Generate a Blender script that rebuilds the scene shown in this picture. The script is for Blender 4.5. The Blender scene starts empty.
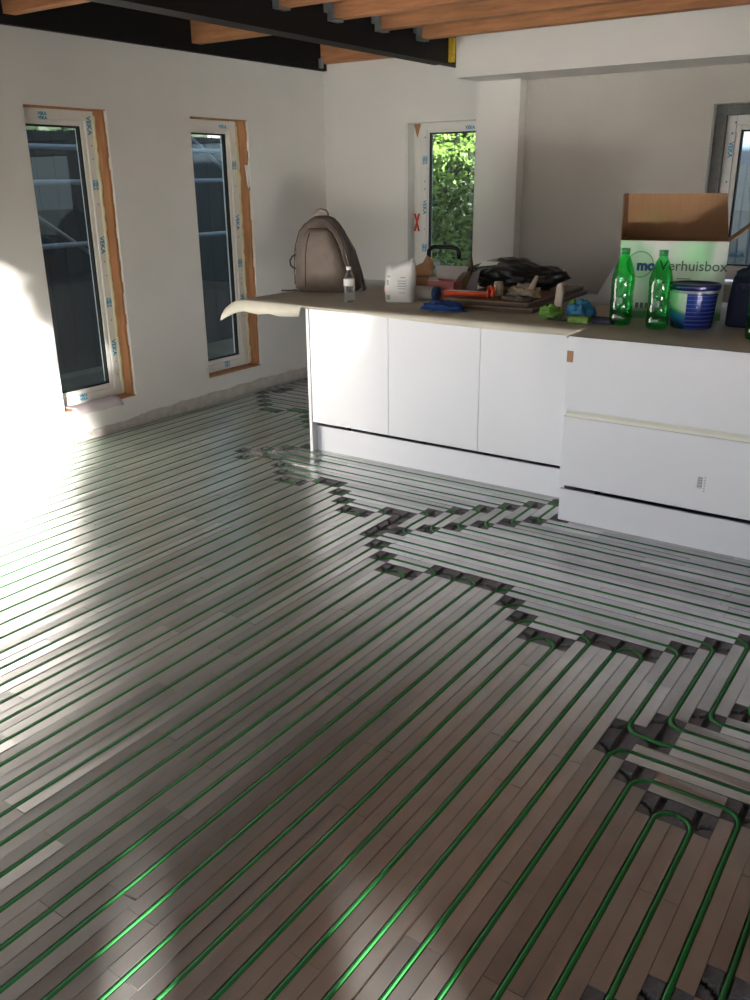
import bpy, bmesh, math, random
from mathutils import Vector, Matrix, noise

random.seed(7)
S = bpy.context.scene
COL = S.collection

# ------------------------------------------------------------------ camera
CAM = Vector((4.8599, 0.0, 1.6385))
YAW, PIT, ROL, FPX = 0.6061, -0.3542, -0.0099, 867.13
fw = Vector((-math.sin(YAW)*math.cos(PIT), math.cos(YAW)*math.cos(PIT), math.sin(PIT)))
ri0 = Vector((math.cos(YAW), math.sin(YAW), 0)); up0 = ri0.cross(fw)
ri = ri0*math.cos(ROL) + up0*math.sin(ROL); up = -ri0*math.sin(ROL) + up0*math.cos(ROL)
cam = bpy.data.objects.new('camera', bpy.data.cameras.new('camera'))
COL.objects.link(cam)
m3 = Matrix((ri, up, -fw)).transposed()
cam.matrix_world = Matrix.Translation(CAM) @ m3.to_4x4()
cam.data.sensor_fit = 'HORIZONTAL'; cam.data.sensor_width = 36; cam.data.lens = FPX/750*36
cam.data.clip_start = 0.02; cam.data.clip_end = 300
S.camera = cam

# ------------------------------------------------------------------ world, sun, exposure
W = bpy.data.worlds.new('sky'); S.world = W; W.use_nodes = True
nt = W.node_tree; bg = nt.nodes['Background']
sky = nt.nodes.new('ShaderNodeTexSky'); sky.sky_type = 'NISHITA'; sky.sun_disc = False
sky.sun_elevation = math.radians(24); sky.sun_rotation = math.radians(135); sky.altitude = 50
sky.air_density = 1.0; sky.dust_density = 1.5
mixw = nt.nodes.new('ShaderNodeMix'); mixw.data_type = 'RGBA'; mixw.inputs[0].default_value = 0.55
mixw.inputs[7].default_value = (0.76, 0.88, 1.0, 1)
hs = nt.nodes.new('ShaderNodeVectorMath'); hs.operation = 'SCALE'; hs.inputs[3].default_value = 0.12
nt.links.new(sky.outputs[0], hs.inputs[0]); nt.links.new(hs.outputs[0], mixw.inputs[6])
nt.links.new(mixw.outputs[2], bg.inputs[0]); bg.inputs[1].default_value = 2.0

SUN_M = 0.22                                   # height lost by the sunbeam per metre of x
sun_dir = Vector((-1, 1, -SUN_M)).normalized()
sl = bpy.data.lights.new('sun', 'SUN'); sl.energy = 44; sl.angle = math.radians(0.9); sl.color = (1.0, 0.95, 0.87)
so = bpy.data.objects.new('sun', sl); COL.objects.link(so)
so.rotation_euler = sun_dir.to_track_quat('-Z', 'Y').to_euler()

vs = S.view_settings
vs.view_transform = 'Standard'; vs.look = 'None'; vs.gamma = 1; vs.use_curve_mapping = False
vs.exposure = 0.28
S.cycles.max_bounces = 10; S.cycles.diffuse_bounces = 6; S.cycles.glossy_bounces = 5
S.cycles.transparent_max_bounces = 12; S.cycles.sample_clamp_indirect = 60.0
S.cycles.caustics_reflective = True; S.cycles.blur_glossy = 0.3

YF = -2.8                                      # wall behind the camera
XR = 13.0                                      # far right wall
XL, YB, ZTOP = 0.0, 6.32, 2.477
def portal(name, c, sx, sy, direction):
    l = bpy.data.lights.new(name, 'AREA'); l.shape = 'RECTANGLE'; l.size = sx; l.size_y = sy; l.energy = 1
    l.cycles.is_portal = True
    o = bpy.data.objects.new(name, l); COL.objects.link(o); o.location = c
    o.rotation_euler = Vector(direction).to_track_quat('-Z', 'Z').to_euler()

# ------------------------------------------------------------------ helpers
def link(o):
    COL.objects.link(o); return o
def tag(o, label=None, cat=None, group=None, kind=None):
    if label: o['label'] = label
    if cat: o['category'] = cat
    if group: o['group'] = group
    if kind: o['kind'] = kind
    return o
def empty(name, loc=(0, 0, 0), rz=0):
    o = bpy.data.objects.new(name, None); link(o); o.location = loc; o.rotation_euler = (0, 0, rz)
    o.empty_display_size = 0.05
    return o
def setmat(me, m):
    if m is None: return
    for x in (m if isinstance(m, (list, tuple)) else [m]): me.materials.append(x)
def obj(name, bm, m, parent=None, smooth=False, bevel=0):
    me = bpy.data.meshes.new(name)
    if isinstance(bm, tuple):
        me.from_pydata(bm[0], [], bm[1])
    else:
        bmesh.ops.recalc_face_normals(bm, faces=bm.faces)
        bm.to_mesh(me); bm.free()
    if smooth:
        for p in me.polygons: p.use_smooth = True
    setmat(me, m)
    o = bpy.data.objects.new(name, me); link(o)
    if parent: o.parent = parent
    if bevel:
        md = o.modifiers.new('bevel', 'BEVEL'); md.width = bevel; md.segments = 2; md.limit_method = 'ANGLE'
    return o
def BM(): return bmesh.new()
def box(bm, x0, x1, y0, y1, z0, z1, mat=0, M=None):
    v = [bm.verts.new(M @ Vector(p) if M else p) for p in ((x0,y0,z0),(x1,y0,z0),(x1,y1,z0),(x0,y1,z0),(x0,y0,z1),(x1,y0,z1),(x1,y1,z1),(x0,y1,z1))]
    for f in ((0,3,2,1),(4,5,6,7),(0,1,5,4),(1,2,6,5),(2,3,7,6),(3,0,4,7)):
        fc = bm.faces.new([v[i] for i in f]); fc.material_index = mat
    return bm
def bx(name, x0, x1, y0, y1, z0, z1, m, parent=None, bevel=0):
    return obj(name, box(BM(), x0, x1, y0, y1, z0, z1), m, parent, bevel=bevel)
def tube(bm, pts, r, n=8, closed=False, cap=True, mat=0):
    pts = [Vector(p) for p in pts]; N = len(pts); rings = []
    up_ = Vector((0, 0, 1)); prev = None
    for i, p in enumerate(pts):
        if closed: t = (pts[(i+1) % N]-pts[i-1]).normalized()
        else: t = (pts[min(i+1, N-1)]-pts[max(i-1, 0)]).normalized()
        if prev is None:
            a = up_ if abs(t.z) < 0.9 else Vector((1, 0, 0))
            u = t.cross(a).normalized()
        else:
            u = (prev-t*prev.dot(t)).normalized()
        prev = u; w = t.cross(u)
        rr = r[i] if isinstance(r, (list, tuple)) else r
        rings.append([bm.verts.new(p+(u*math.cos(2*math.pi*k/n)+w*math.sin(2*math.pi*k/n))*rr) for k in range(n)])
    for i in range(N if closed else N-1):
        a, b = rings[i], rings[(i+1) % N]
        for k in range(n):
            f = bm.faces.new((a[k], a[(k+1) % n], b[(k+1) % n], b[k])); f.smooth = True; f.material_index = mat
    if cap and not closed:
        bm.faces.new(rings[0][::-1]).material_index = mat; bm.faces.new(rings[-1]).material_index = mat
    return bm
def lathe(bm, prof, n=28, c=(0, 0, 0), mat=0):
    rings = []
    for r, z in prof:
        if r < 1e-6: rings.append([bm.verts.new((c[0], c[1], c[2]+z))])
        else: rings.append([bm.verts.new((c[0]+r*math.cos(2*math.pi*k/n), c[1]+r*math.sin(2*math.pi*k/n), c[2]+z)) for k in range(n)])
    for a, b in zip(rings, rings[1:]):
        for k in range(n):
            q = [a[k % len(a)], a[(k+1) % n % len(a)], b[(k+1) % n % len(b)], b[k % len(b)]]
            u = []
            for v in q:
                if v not in u: u.append(v)
            if len(u) > 2:
                f = bm.faces.new(u); f.smooth = True; f.material_index = mat
    return bm
def poly(bm, pts, mat=0):
    f = bm.faces.new([bm.verts.new(p) for p in pts]); f.material_index = mat; return f
def slab(bm, pts, thick):
    """flat polygon pts extruded by vector thick"""
    t = Vector(thick); a = [bm.verts.new(p) for p in pts]; b = [bm.verts.new(Vector(p)+t) for p in pts]
    bm.faces.new(a); bm.faces.new(b[::-1]); n = len(a)
    for i in range(n): bm.faces.new((a[i], b[i], b[(i+1) % n], a[(i+1) % n]))
    return bm
def text(name, s, size, mat, parent, M, bold=0.0, align='CENTER', label=None, extrude=0.0002):
    cu = bpy.data.curves.new(name, 'FONT'); cu.body = s; cu.size = size; cu.align_x = align; cu.align_y = 'CENTER'
    cu.offset = bold; cu.extrude = extrude; cu.resolution_u = 3
    t = bpy.data.objects.new(name+'_tmp', cu); link(t)
    dg = bpy.context.evaluated_depsgraph_get(); dg.update()
    me = bpy.data.meshes.new_from_object(t.evaluated_get(dg))
    bpy.data.objects.remove(t); bpy.data.curves.remove(cu)
    me.name = name; me.materials.clear(); me.materials.append(mat)
    o = bpy.data.objects.new(name, me); link(o); o.parent = parent; o.matrix_local = M
    if label: o['label'] = label
    return o
def frame_mat(o, x, y):
    """matrix with local x->x, local y->y, z=x cross y, origin o"""
    x = Vector(x).normalized(); y = Vector(y).normalized(); z = x.cross(y)
    M = Matrix((x, y, z)).transposed().to_4x4(); M.translation = Vector(o); return M

# ------------------------------------------------------------------ materials
def mat(name, col, rough=0.5, metal=0.0, var=0.0, scale=8.0, bump=0.0, bscale=60.0, spec=0.5, trans=0.0, ior=1.45, rand=0.0, stretch=None, col2=None, alpha=1.0, coat=0.0):
    m = bpy.data.materials.new(name); m.use_nodes = True
    nt = m.node_tree; b = nt.nodes['Principled BSDF']; L = nt.links
    c = (*col, 1)
    b.inputs['Base Color'].default_value = c; b.inputs['Roughness'].default_value = rough
    b.inputs['Metallic'].default_value = metal; b.inputs['Specular IOR Level'].default_value = spec
    b.inputs['Transmission Weight'].default_value = trans; b.inputs['IOR'].default_value = ior
    b.inputs['Alpha'].default_value = alpha; b.inputs['Coat Weight'].default_value = coat
    if var or bump or rand or col2:
        tc = nt.nodes.new('ShaderNodeTexCoord'); vec = tc.outputs['Object']
        if stretch:
            mp = nt.nodes.new('ShaderNodeMapping'); mp.inputs['Scale'].default_value = stretch
            L.new(vec, mp.inputs['Vector']); vec = mp.outputs['Vector']
        src = None
        if var or col2:
            n = nt.nodes.new('ShaderNodeTexNoise'); n.inputs['Scale'].default_value = scale; n.inputs['Detail'].default_value = 5
            L.new(vec, n.inputs['Vector'])
            rp = nt.nodes.new('ShaderNodeValToRGB'); rp.color_ramp.elements[0].position = 0.3; rp.color_ramp.elements[1].position = 0.7
            a_ = col2 if col2 else tuple(x*(1-var) for x in col); b_ = col if col2 else tuple(min(1, x*(1+var)) for x in col)
            rp.color_ramp.elements[0].color = (*a_, 1); rp.color_ramp.elements[1].color = (*b_, 1)
            L.new(n.outputs['Fac'], rp.inputs['Fac']); src = rp.outputs['Color']
        if rand:
            oi = nt.nodes.new('ShaderNodeObjectInfo')
            mr = nt.nodes.new('ShaderNodeMapRange'); mr.inputs['To Min'].default_value = 1-rand; mr.inputs['To Max'].default_value = 1+rand
            L.new(oi.outputs['Random'], mr.inputs['Value'])
            mu = nt.nodes.new('ShaderNodeVectorMath'); mu.operation = 'SCALE'
            if src: L.new(src, mu.inputs[0])
            else: mu.inputs[0].default_value = col
            L.new(mr.outputs[0], mu.inputs['Scale']); src = mu.outputs[0]
        if src: L.new(src, b.inputs['Base Color'])
        if bump:
            n2 = nt.nodes.new('ShaderNodeTexNoise'); n2.inputs['Scale'].default_value = bscale; n2.inputs['Detail'].default_value = 4
            L.new(vec, n2.inputs['Vector'])
            bp = nt.nodes.new('ShaderNodeBump'); bp.inputs['Strength'].default_value = bump; bp.inputs['Distance'].default_value = 0.01
            L.new(n2.outputs['Fac'], bp.inputs['Height']); L.new(bp.outputs['Normal'], b.inputs['Normal'])
    return m

M_plaster = mat('white_plaster', (0.80, 0.785, 0.765), 0.75, var=0.03, scale=1.5, bump=0.08, bscale=25)
M_raw = mat('raw_plaster_edge', (0.58, 0.55, 0.51), 0.9, var=0.12, scale=14, bump=0.5, bscale=40)
M_deck = mat('roof_boards', (0.12, 0.10, 0.085), 0.8, var=0.3, scale=3, stretch=(1, 8, 1))
M_joist = mat('joist_wood', (0.42, 0.19, 0.085), 0.6, var=0.28, scale=3, stretch=(1.2, 12, 12), rand=0.08)
M_black = mat('black_paint', (0.007, 0.0065, 0.007), 0.75)
M_zinc = mat('galvanised_steel', (0.38, 0.42, 0.45), 0.5, metal=0.7, var=0.15, scale=30)
M_yellow = mat('yellow_insulation', (0.62, 0.44, 0.03), 0.9, var=0.15, scale=60, bump=0.4, bscale=120)
M_alu = mat('aluminium_sheet', (0.50, 0.495, 0.49), 0.29, metal=0.80, var=0.09, scale=7, rand=0.13, stretch=(1, 1, 1))
M_alub = mat('aluminium_sheet_far', (0.52, 0.525, 0.53), 0.26, metal=0.85, var=0.09, scale=7, rand=0.16)
M_eps = mat('graphite_foam', (0.15, 0.145, 0.15), 0.85, var=0.15, scale=90, bump=0.25, bscale=220)
M_pipe = mat('green_pipe', (0.020, 0.20, 0.040), 0.55, spec=0.5)
M_door = mat('gloss_white_front', (0.755, 0.77, 0.825), 0.16, spec=0.5, coat=0.3)
M_carc = mat('white_melamine', (0.78, 0.78, 0.80), 0.4)
M_plinth = mat('plinth_white', (0.74, 0.755, 0.81), 0.3)
M_worktop = mat('worktop_board', (0.32, 0.29, 0.25), 0.6, var=0.1)
M_cover = mat('protective_sheet', (0.55, 0.525, 0.445), 0.7, var=0.08, scale=5, bump=0.1, bscale=12)
M_frame = mat('window_plastic', (0.80, 0.79, 0.76), 0.35)
M_gasket = mat('gasket_rubber', (0.015, 0.015, 0.016), 0.6)
M_reveal = mat('reveal_wood', (0.44, 0.205, 0.09), 0.7, var=0.25, scale=4, stretch=(6, 6, 0.8), bump=0.2, bscale=30)
M_foam = mat('pale_foam_bead', (0.72, 0.70, 0.50), 0.85, bump=0.5, bscale=80)
M_blue_print = mat('blue_print', (0.05, 0.33, 0.55), 0.5)
M_redx = mat('red_marking', (0.55, 0.06, 0.04), 0.7)
M_grayrev = mat('grey_flashing', (0.16, 0.165, 0.16), 0.8, var=0.2, scale=20)

def glass_mat(name, tint=(0.85, 0.9, 0.9), rough=0.0, refl=1.0):
    m = bpy.data.materials.new(name); m.use_nodes = True; nt = m.node_tree
    for n in list(nt.nodes): nt.nodes.remove(n)
    out = nt.nodes.new('ShaderNodeOutputMaterial'); mx = nt.nodes.new('ShaderNodeMixShader')
    tr = nt.nodes.new('ShaderNodeBsdfTransparent'); gl = nt.nodes.new('ShaderNodeBsdfGlossy'); lw = nt.nodes.new('ShaderNodeLayerWeight'); lw.inputs['Blend'].default_value = .5
    tr.inputs[0].default_value = (*tint, 1); gl.inputs['Roughness'].default_value = rough
    pw = nt.nodes.new('ShaderNodeMath'); pw.operation = 'POWER'; pw.inputs[1].default_value = 5; nt.links.new(lw.outputs['Facing'], pw.inputs[0])
    fr = nt.nodes.new('ShaderNodeMath'); fr.operation = 'MULTIPLY_ADD'; fr.inputs[1].default_value = .95*refl; fr.inputs[2].default_value = .045*refl; nt.links.new(pw.outputs[0], fr.inputs[0])
    nt.links.new(fr.outputs[0], mx.inputs[0]); nt.links.new(tr.outputs[0], mx.inputs[1]); nt.links.new(gl.outputs[0], mx.inputs[2])
    nt.links.new(mx.outputs[0], out.inputs[0]); return m
M_glass = glass_mat('window_glass')

# ------------------------------------------------------------------ floor lattice
X0, Y0, PP = 3.4898, 1.9996, 0.0995
def lx(k): return X0+k*PP            # k integer = pipe centre of a column
def ly(n): return Y0+n*PP            # n integer = seam, n+.5 = pipe centre of a row
KMIN, KMAX = -35, 12
NMIN, NMAX = -24, 43
front = {-35: 33, -34: 32, -33: 31, -32: 30, -31: 29, -30: 28, -29: 28, -28: 29, -27: 29, -26: 28, -25: 27, -24: 26,
         -23: 18, -22: 19, -21: 19, -20: 18, -19: 17, -18: 16, -17: 16, -16: 17, -15: 17, -14: 16, -13: 15, -12: 14, -11: 14, -10: 15,
         -9: 12, -8: 11, -7: 10, -6: 9, -5: 9, -4: 10, -3: 10, -2: 10, -1: 10, 0: 9, 1: 8, 2: 7, 3: 7, 4: 8, 5: 8, 6: 8,
         7: 9, 8: 10, 9: 11, 10: 12, 11: 13, 12: 14}
cell = {}
for k in range(KMIN, KMAX+1):
    for n in range(NMIN, NMAX):
        f = front[k]; cell[k, n] = 'A' if n < f else ('E' if n == f else 'B')
for n in (13, 14, 15): cell[-9, n] = 'E'
for n in (33, 34): cell[-33, n] = 'E'
cell[-24, 19] = 'E'
for i, k in enumerate(range(-23, -11)):            # second staircase beyond the wedge
    u = 20+i
    for n in range(u, 26 if k < -20 else 40): cell[k, n] = 'A'
    cell[k, u] = 'E'
for i, k in enumerate(range(-8, -1)):              # short band beside the drawers
    cell[k, 13+i] = 'D'
    cell[k, 14+i] = cell[k, 15+i] = 'A'
    cell[k, 16+i] = 'E'
for k, lo, hi in ((7, 2, 3), (8, 1, 4), (9, 0, 5), (10, 0, 6), (11, 1, 7), (12, 2, 8)):   # lower corner
    for n in range(lo, hi+1): cell[k, n] = 'B'
    cell[k, lo] = 'E'; cell[k, hi] = 'D'
cell[8, 3] = 'E'
for k, top in ((10, -6), (11, -5), (12, -4)):
    for n in range(NMIN, top): cell[k, n] = 'B'
    cell[k, top-1] = 'E'

floor = obj('floor', box(BM(), -0.02, XR, YF, YB, -0.12, -0.024), M_eps)
tag(floor, 'bare floor of graphite foam boards under metal plates and pipes', 'floor', kind='structure')

# turning tiles with routed grooves, one mesh for each of two kinds
def groove_tile(flip):
    N = 18; h = PP*0.497; r = PP*0.5
    def depth(x, y):
        if flip: y = -y
        d = abs(x)
        for cx in (-r, r): d = min(d, abs(math.hypot(x-cx, y+r)-r))
        return -0.019 if d < 0.0078 else -0.0025
    vs_, fs = [], []
    xs = [-h+2*h*i/N for i in range(N+1)]
    for y in xs:
        for x in xs: vs_.append((x, y, depth(x, y)))
    for j in range(N):
        for i in range(N):
            a = j*(N+1)+i; fs.append((a, a+1, a+N+2, a+N+1))
    me = bpy.data.meshes.new('turning_tile'); me.from_pydata(vs_, [], fs); me.materials.append(M_eps); return me
tile_me = {'E': groove_tile(False), 'D': groove_tile(True)}
for (k, n), c in cell.items():
    if c in tile_me:
        if lx(k) < 0.03: continue
        if ly(n) > 3.9 and lx(k) > 3.3: continue
        if ly(n) > 4.3 and lx(k) > 1.48: continue
        o = bpy.data.objects.new('turning_tile', tile_me[c]); link(o); o.parent = floor; o.location = (lx(k), ly(n)+PP/2, 0)

# aluminium plates
def plate_mesh(vs_, fs, x, y, length, along_y, jit):
    """plate with a pipe channel, centre line starting at (x, y)"""
    w = PP/2-0.0008; g = 0.0088; d = -0.0165; t = 0.004
    j = [random.uniform(-jit, jit) for _ in range(8)]
    z0 = random.uniform(0, 0.0008)
    prof0 = [(-w, -t+j[0]), (-w, j[0]+z0), (-g, -0.0006+z0), (-g+0.0012, d), (g-0.0012, d), (g, -0.0006+z0), (w, j[1]+z0), (w, -t+j[1])]
    prof1 = [(-w, -t+j[2]), (-w, j[2]+z0), (-g, -0.0006+z0), (-g+0.0012, d), (g-0.0012, d), (g, -0.0006+z0), (w, j[3]+z0), (w, -t+j[3])]
    b = len(vs_)
    for s, prof in ((0.0006, prof0), (length-0.0006, prof1)):
        for a, z in prof:
            vs_.append((x+a, y+s, z) if along_y else (x+s, y-a, z))
    for i in range(7): fs.append((b+i, b+i+1, b+8+i+1, b+8+i))
    fs.append((b+0, b+1, b+2)); fs.append((b+5, b+6, b+7))
    fs.append((b+8, b+10, b+9)); fs.append((b+13, b+15, b+14))
plates = []          # (score, x, y, length, along_y)
def score(x0, y0, x1, y1):
    """apparent size of the plate inside the camera's view"""
    s = 0
    for i in range(5):
        p = Vector((x0+(x1-x0)*(i+.5)/5, y0+(y1-y0)*(i+.5)/5, 0))-CAM; z = p.dot(fw)
        if z < 0.2: continue
        u = p.dot(ri)/z*FPX; v = p.dot(up)/z*FPX
        if abs(u) < 385 and abs(v) < 510: s += 1/z**2
    return s*(abs(x1-x0)+abs(y1-y0))
jointsA = {5: [-.9], 2: [-1.95, -4.4], 3: [-4.65], 6: [-7.12], 8: [-7.08], 7: [-4.35], -2: [.05, -7.2, -11.25], -1: [.05], 0: [-10.2], 1: [-11.6],
           -6: [-9.56], -4: [.09, -9.7], -11: [-6.1], -8: [-6.0], -7: [.05, -2.85], -5: [-4.85], -3: [.05, -5.25], -14: [-.6], -15: [4.6], -13: [5.1], -12: [4.13]}
jointsB = {18: [.5], 16: [3.2], 12: [2.65], 11: [4.7], 13: [-2.37]}
def cuts(known, lo, hi):
    js = sorted(j for j in known if lo+.7 < j < hi-.7)
    if not js: js = [lo+random.uniform(2, 10)]
    a = js[0]
    while a-10.5 > lo: a -= random.choice((10, 10, 10, 8.2)); js.insert(0, a)
    a = js[-1]
    while a+10.5 < hi: a += random.choice((10, 10, 10, 8.2)); js.append(a)
    js = [j for j in js if lo+.6 < j < hi-.6]
    return [lo]+js+[hi]
for k in range(KMIN, KMAX+1):
    if lx(k) < 0.03: continue
    n = NMIN
    while n < NMAX:
        if cell[k, n] == 'A':
            e = n
            while e < NMAX and cell[k, e] == 'A': e += 1
            cs = cuts(jointsA.get(k, []), n, e)
            for a, b in zip(cs, cs[1:]):
                plates.append((score(lx(k), ly(a), lx(k), ly(b)), lx(k), ly(a), (b-a)*PP, True))
            n = e
        else: n += 1
for n in range(NMIN, NMAX):
    k = KMIN
    kend = KMAX+1
    while k < kend:
        if cell[k, n] == 'B' and lx(k) > .03:
            e = k
            while e < kend and cell[e, n] == 'B': e += 1
            lo, hi = k-.5, e-.5+(3 if e == kend else 0)
            yc = ly(n+.5)
            cs = cuts(jointsB.get(n, []), lo, hi)
            for a, b in zip(cs, cs[1:]):
                if yc > 4.26 and lx(a) > 1.5: continue
                if yc > 3.95 and lx(a) > 3.2: continue
                if yc > 4.26 and lx(b) > 1.46: b = (1.46-X0)/PP
                if yc > 3.95 and lx(b) > 3.27: b = (3.27-X0)/PP
                if lx(b) > 4.9: b = (4.9-X0)/PP
                if b-a > .4: plates.append((score(lx(a), yc, lx(b), yc), lx(a), yc, (b-a)*PP, False))
            k = e
        else: k += 1
plates = [p for p in plates if not (p[4] and p[2] > 4.2 and p[1] > 1.5)]
plates.sort(key=lambda p: -p[0])
rv, rf = [], []
for i, (sc_, x, y, ln, ay) in enumerate(plates):
    if i < 300 and sc_ > 0:
        v, f = [], []
        plate_mesh(v, f, 0, 0, ln, ay, 0.0011)
        o = obj('aluminium_plate', (v, f), M_alu if ay else M_alub, floor); o.location = (x, y, 0)
    else:
        plate_mesh(rv, rf, x, y, ln, ay, 0.0011)
k = KMAX+1
while lx(k) < XR-.06:                                # floor out of view to the right
    for y in range(9): plate_mesh(rv, rf, lx(k), YF+.05+y*1.0, 1.0, True, .001)
    k += 1
tag(obj('plate_remainder', (rv, rf), M_alu, floor), 'further aluminium plates beyond the near ones', kind='stuff')

# heating pipe
pipe = empty('heating_pipe', (lx(0), ly(0), 0))
tag(pipe, 'green plastic heating pipe looped through the metal floor plates', 'heating pipe')
def fillet(pts, r):
    out = []
    for i, p in enumerate(pts):
        p = Vector(p)
        if i in (0, len(pts)-1): out.append(p); continue
        a = (Vector(pts[i-1])-p); b = (Vector(pts[i+1])-p); rr = min(r, a.length*.5, b.length*.5)
        a.normalize(); b.normalize(); c = p+a*rr+b*rr
        for j in range(7):
            t = j/6*math.pi/2
            out.append(c-b*rr*math.cos(t)-a*rr*math.sin(t))
    return out
def run(pts):
    P = fillet([(lx(k)-lx(0), ly(n)-ly(0), -0.0066) for k, n in pts], PP*.499)
    return obj('pipe_run', tube(BM(), P, 0.0074, 8), M_pipe, pipe)
N0 = NMIN
def loop(k1, k2, n): run([(k1, N0), (k1, n+.5), (k2, n+.5), (k2, N0)])
def up_right(k1, row, k2, end):      # column k1 up, along a row, then up or down column k2 to end
    run([(k1, N0), (k1, row+.5), (k2, row+.5), (k2, end)])
for a, b, n in ((2, 3, 7), (-6, -5, 9), (-3, -2, 10), (-12, -11, 14), (-18, -17, 16)): loop(a, b, n)
loop(1, 4, 8); loop(-7, -4, 10); loop(-13, -10, 15); loop(-19, -16, 17); loop(5, 6, 8)
run([(0, N0), (0, 9.5), (7, 9.5), (7, 3.5), (13, 3.5)])
run([(-1, N0), (-1, 10.5), (8, 10.5), (8, 4.5), (13, 4.5)])
run([(-8, N0), (-8, 11.5), (9, 11.5), (9, 5.5), (13, 5.5)])
run([(-9, N0), (-9, 12.5), (10, 12.5), (10, 6.5), (13, 6.5)])
for i, kl in enumerate((-14, -15, -20, -21)):
    k2 = -8+i
    run([(kl, N0), (kl, 16.5+i), (k2, 16.5+i), (k2, 13.5+i), (14, 13.5+i)])
run([(-22, N0), (-22, 20.5), (-4, 20.5), (-4, 17.5), (14, 17.5)])
run([(-21, 21.5), (-3, 21.5), (-3, 18.5), (14, 18.5)])
run([(7, N0), (7, 2.5), (13, 2.5)]); run([(8, N0), (8, 1.5), (11, 1.5), (11, N0)]); run([(9, N0), (9, .5), (10, .5), (10, -6.2), (10, N0)])
run([(12, 1.5), (12, N0)])
run([(-23, N0), (-23, 18.5), (-21.5, 18.5)])
for k in range(-34, -23):
    n = front[k]; run([(k, N0), (k, n+.5), (k+1.5 if k < -29 or k in (-28,) else k-1.5, n+.5)])
for k in range(-23, -20): run([(k, 20.5+k+23), (k, 25.5)])

# ------------------------------------------------------------------ walls
def wall(name, axis, c0, c1, u0, u1, z0, z1, holes, m, label):
    """wall slab with rectangular holes; axis 0: x in c0..c1, u=y"""
    us = sorted({u0, u1, *[h[i] for h in holes for i in (0, 1)]}); zs = sorted({z0, z1, *[h[i] for h in holes for i in (2, 3)]})
    def solid(i, j):
        if not (0 <= i < len(us)-1 and 0 <= j < len(zs)-1): return False
        uc, zc = (us[i]+us[i+1])/2, (zs[j]+zs[j+1])/2
        return not any(h[0] < uc < h[1] and h[2] < zc < h[3] for h in holes)
    bm = BM(); cache = {}
    def V(c, u, z):
        key = (c, u, z)
        if key not in cache: cache[key] = bm.verts.new((c, u, z) if axis == 0 else (u, c, z))
        return cache[key]
    for i in range(len(us)-1):
        for j in range(len(zs)-1):
            if not solid(i, j): continue
            a, b, c, d = us[i], us[i+1], zs[j], zs[j+1]
            for cc in (c0, c1): bm.faces.new((V(cc, a, c), V(cc, b, c), V(cc, b, d), V(cc, a, d)))
            for di, dj, e in ((-1, 0, ((a, c), (a, d))), (1, 0, ((b, c), (b, d))), (0, -1, ((a, c), (b, c))), (0, 1, ((a, d), (b, d)))):
                if not solid(i+di, j+dj):
                    p, q = e; bm.faces.new((V(c0, *p), V(c0, *q), V(c1, *q), V(c1, *p)))
    o = obj(name, bm, m); return tag(o, label, 'wall', kind='structure')
W1 = (3.424, 4.029, 0.204, 2.073); W2 = (4.762, 5.365, 0.193, 2.069)
W3 = (0.814, 1.75, 0.62, 2.056); W4 = (3.185, 4.45, 0.95, 2.075)
ZR = 2.80
wall('wall_left', 0, -0.30, 0.0, YF, YB+.3, -0.12, ZR, [W1, W2, (-2.3, 1.4, 0.0, 2.3)], M_plaster, 'white plastered wall with two tall narrow windows')
wall('wall_back', 1, YB, YB+0.30, 0.0, XR, -0.12, ZR, [W3, W4], M_plaster, 'white plastered wall behind the kitchen island')
wall('wall_right', 0, XR, XR+0.2, YF, YB+.3, -0.12, ZR, [], M_plaster, 'white plastered wall closing the open room')
t = 0.06
wall('wall_front', 1, YF-t, YF, 0.0, XR, -0.12, ZR, [(0.3, 2.2, 0.0, 2.35), (2.5, 6.74+t, 1.03, 2.47), (7.19, 7.35+t, 0.02, 0.85), (7.93, 8.23+t, 0.02, 0.90), (8.45, 9.5, 0.02, 0.86), (10.2, 11.9, 0.02, 0.80)], M_plaster, 'white plastered wall with openings to the garden')
portal('portal_front_a', (1.25, YF-t/2, 1.17), 1.9, 2.35, (0, 1, 0))
portal('portal_front_b', (4.65, YF-t/2, 1.75), 4.3, 1.44, (0, 1, 0))
portal('portal_left', (-.15, -.45, 1.15), 3.7, 2.3, (1, 0, 0))
portal('portal_front_c', (10.17, YF-t/2, .44), 3.45, .84, (0, 1, 0))

M_darkwall = mat('darker_plaster', (0.54, 0.51, 0.475), 0.85, var=0.05, scale=2, bump=0.1, bscale=20)
wall('wall_kitchen', 1, YB-.006, YB, 1.855, XR, -.1, 2.30, [W4], M_darkwall, 'darker beige grey plaster wall behind the kitchen island')  # thin skin right of the pier, darker than the white plaster
tag(bx('wall_column', 1.505, 1.855, 6.205, YB, 0, 2.30, M_plaster), 'white plastered pier beside the back window', 'pier', kind='structure')
tag(bx('wall_bulkhead', 1.515, XR, 5.87, YB, 2.30, ZR-.04, M_plaster), 'white plastered bulkhead box under the joists', 'bulkhead', kind='structure')

# raw torn plaster strip at the foot of the left wall
bm = BM(); prev = None; y = 1.5; nv = 0
while y < YB:
    z = 0.018+0.062*max(0, min(1, (y-3.0)/1.6))+random.uniform(-.006, .006)+0.010*noise.noise((y*4, 0, 0))
    a = (bm.verts.new((0.0, y, -0.02)), bm.verts.new((0.004, y, -0.02)), bm.verts.new((0.004, y, z-.003)), bm.verts.new((0.0, y, z)))
    if prev:
        for i in range(3): bm.faces.new((prev[i], a[i], a[i+1], prev[i+1]))
    prev = a; y += random.uniform(.015, .06)
tag(obj('baseboard_left', bm, M_raw), 'torn raw plaster edge along the foot of the wall', 'plaster edge', kind='structure')

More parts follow.
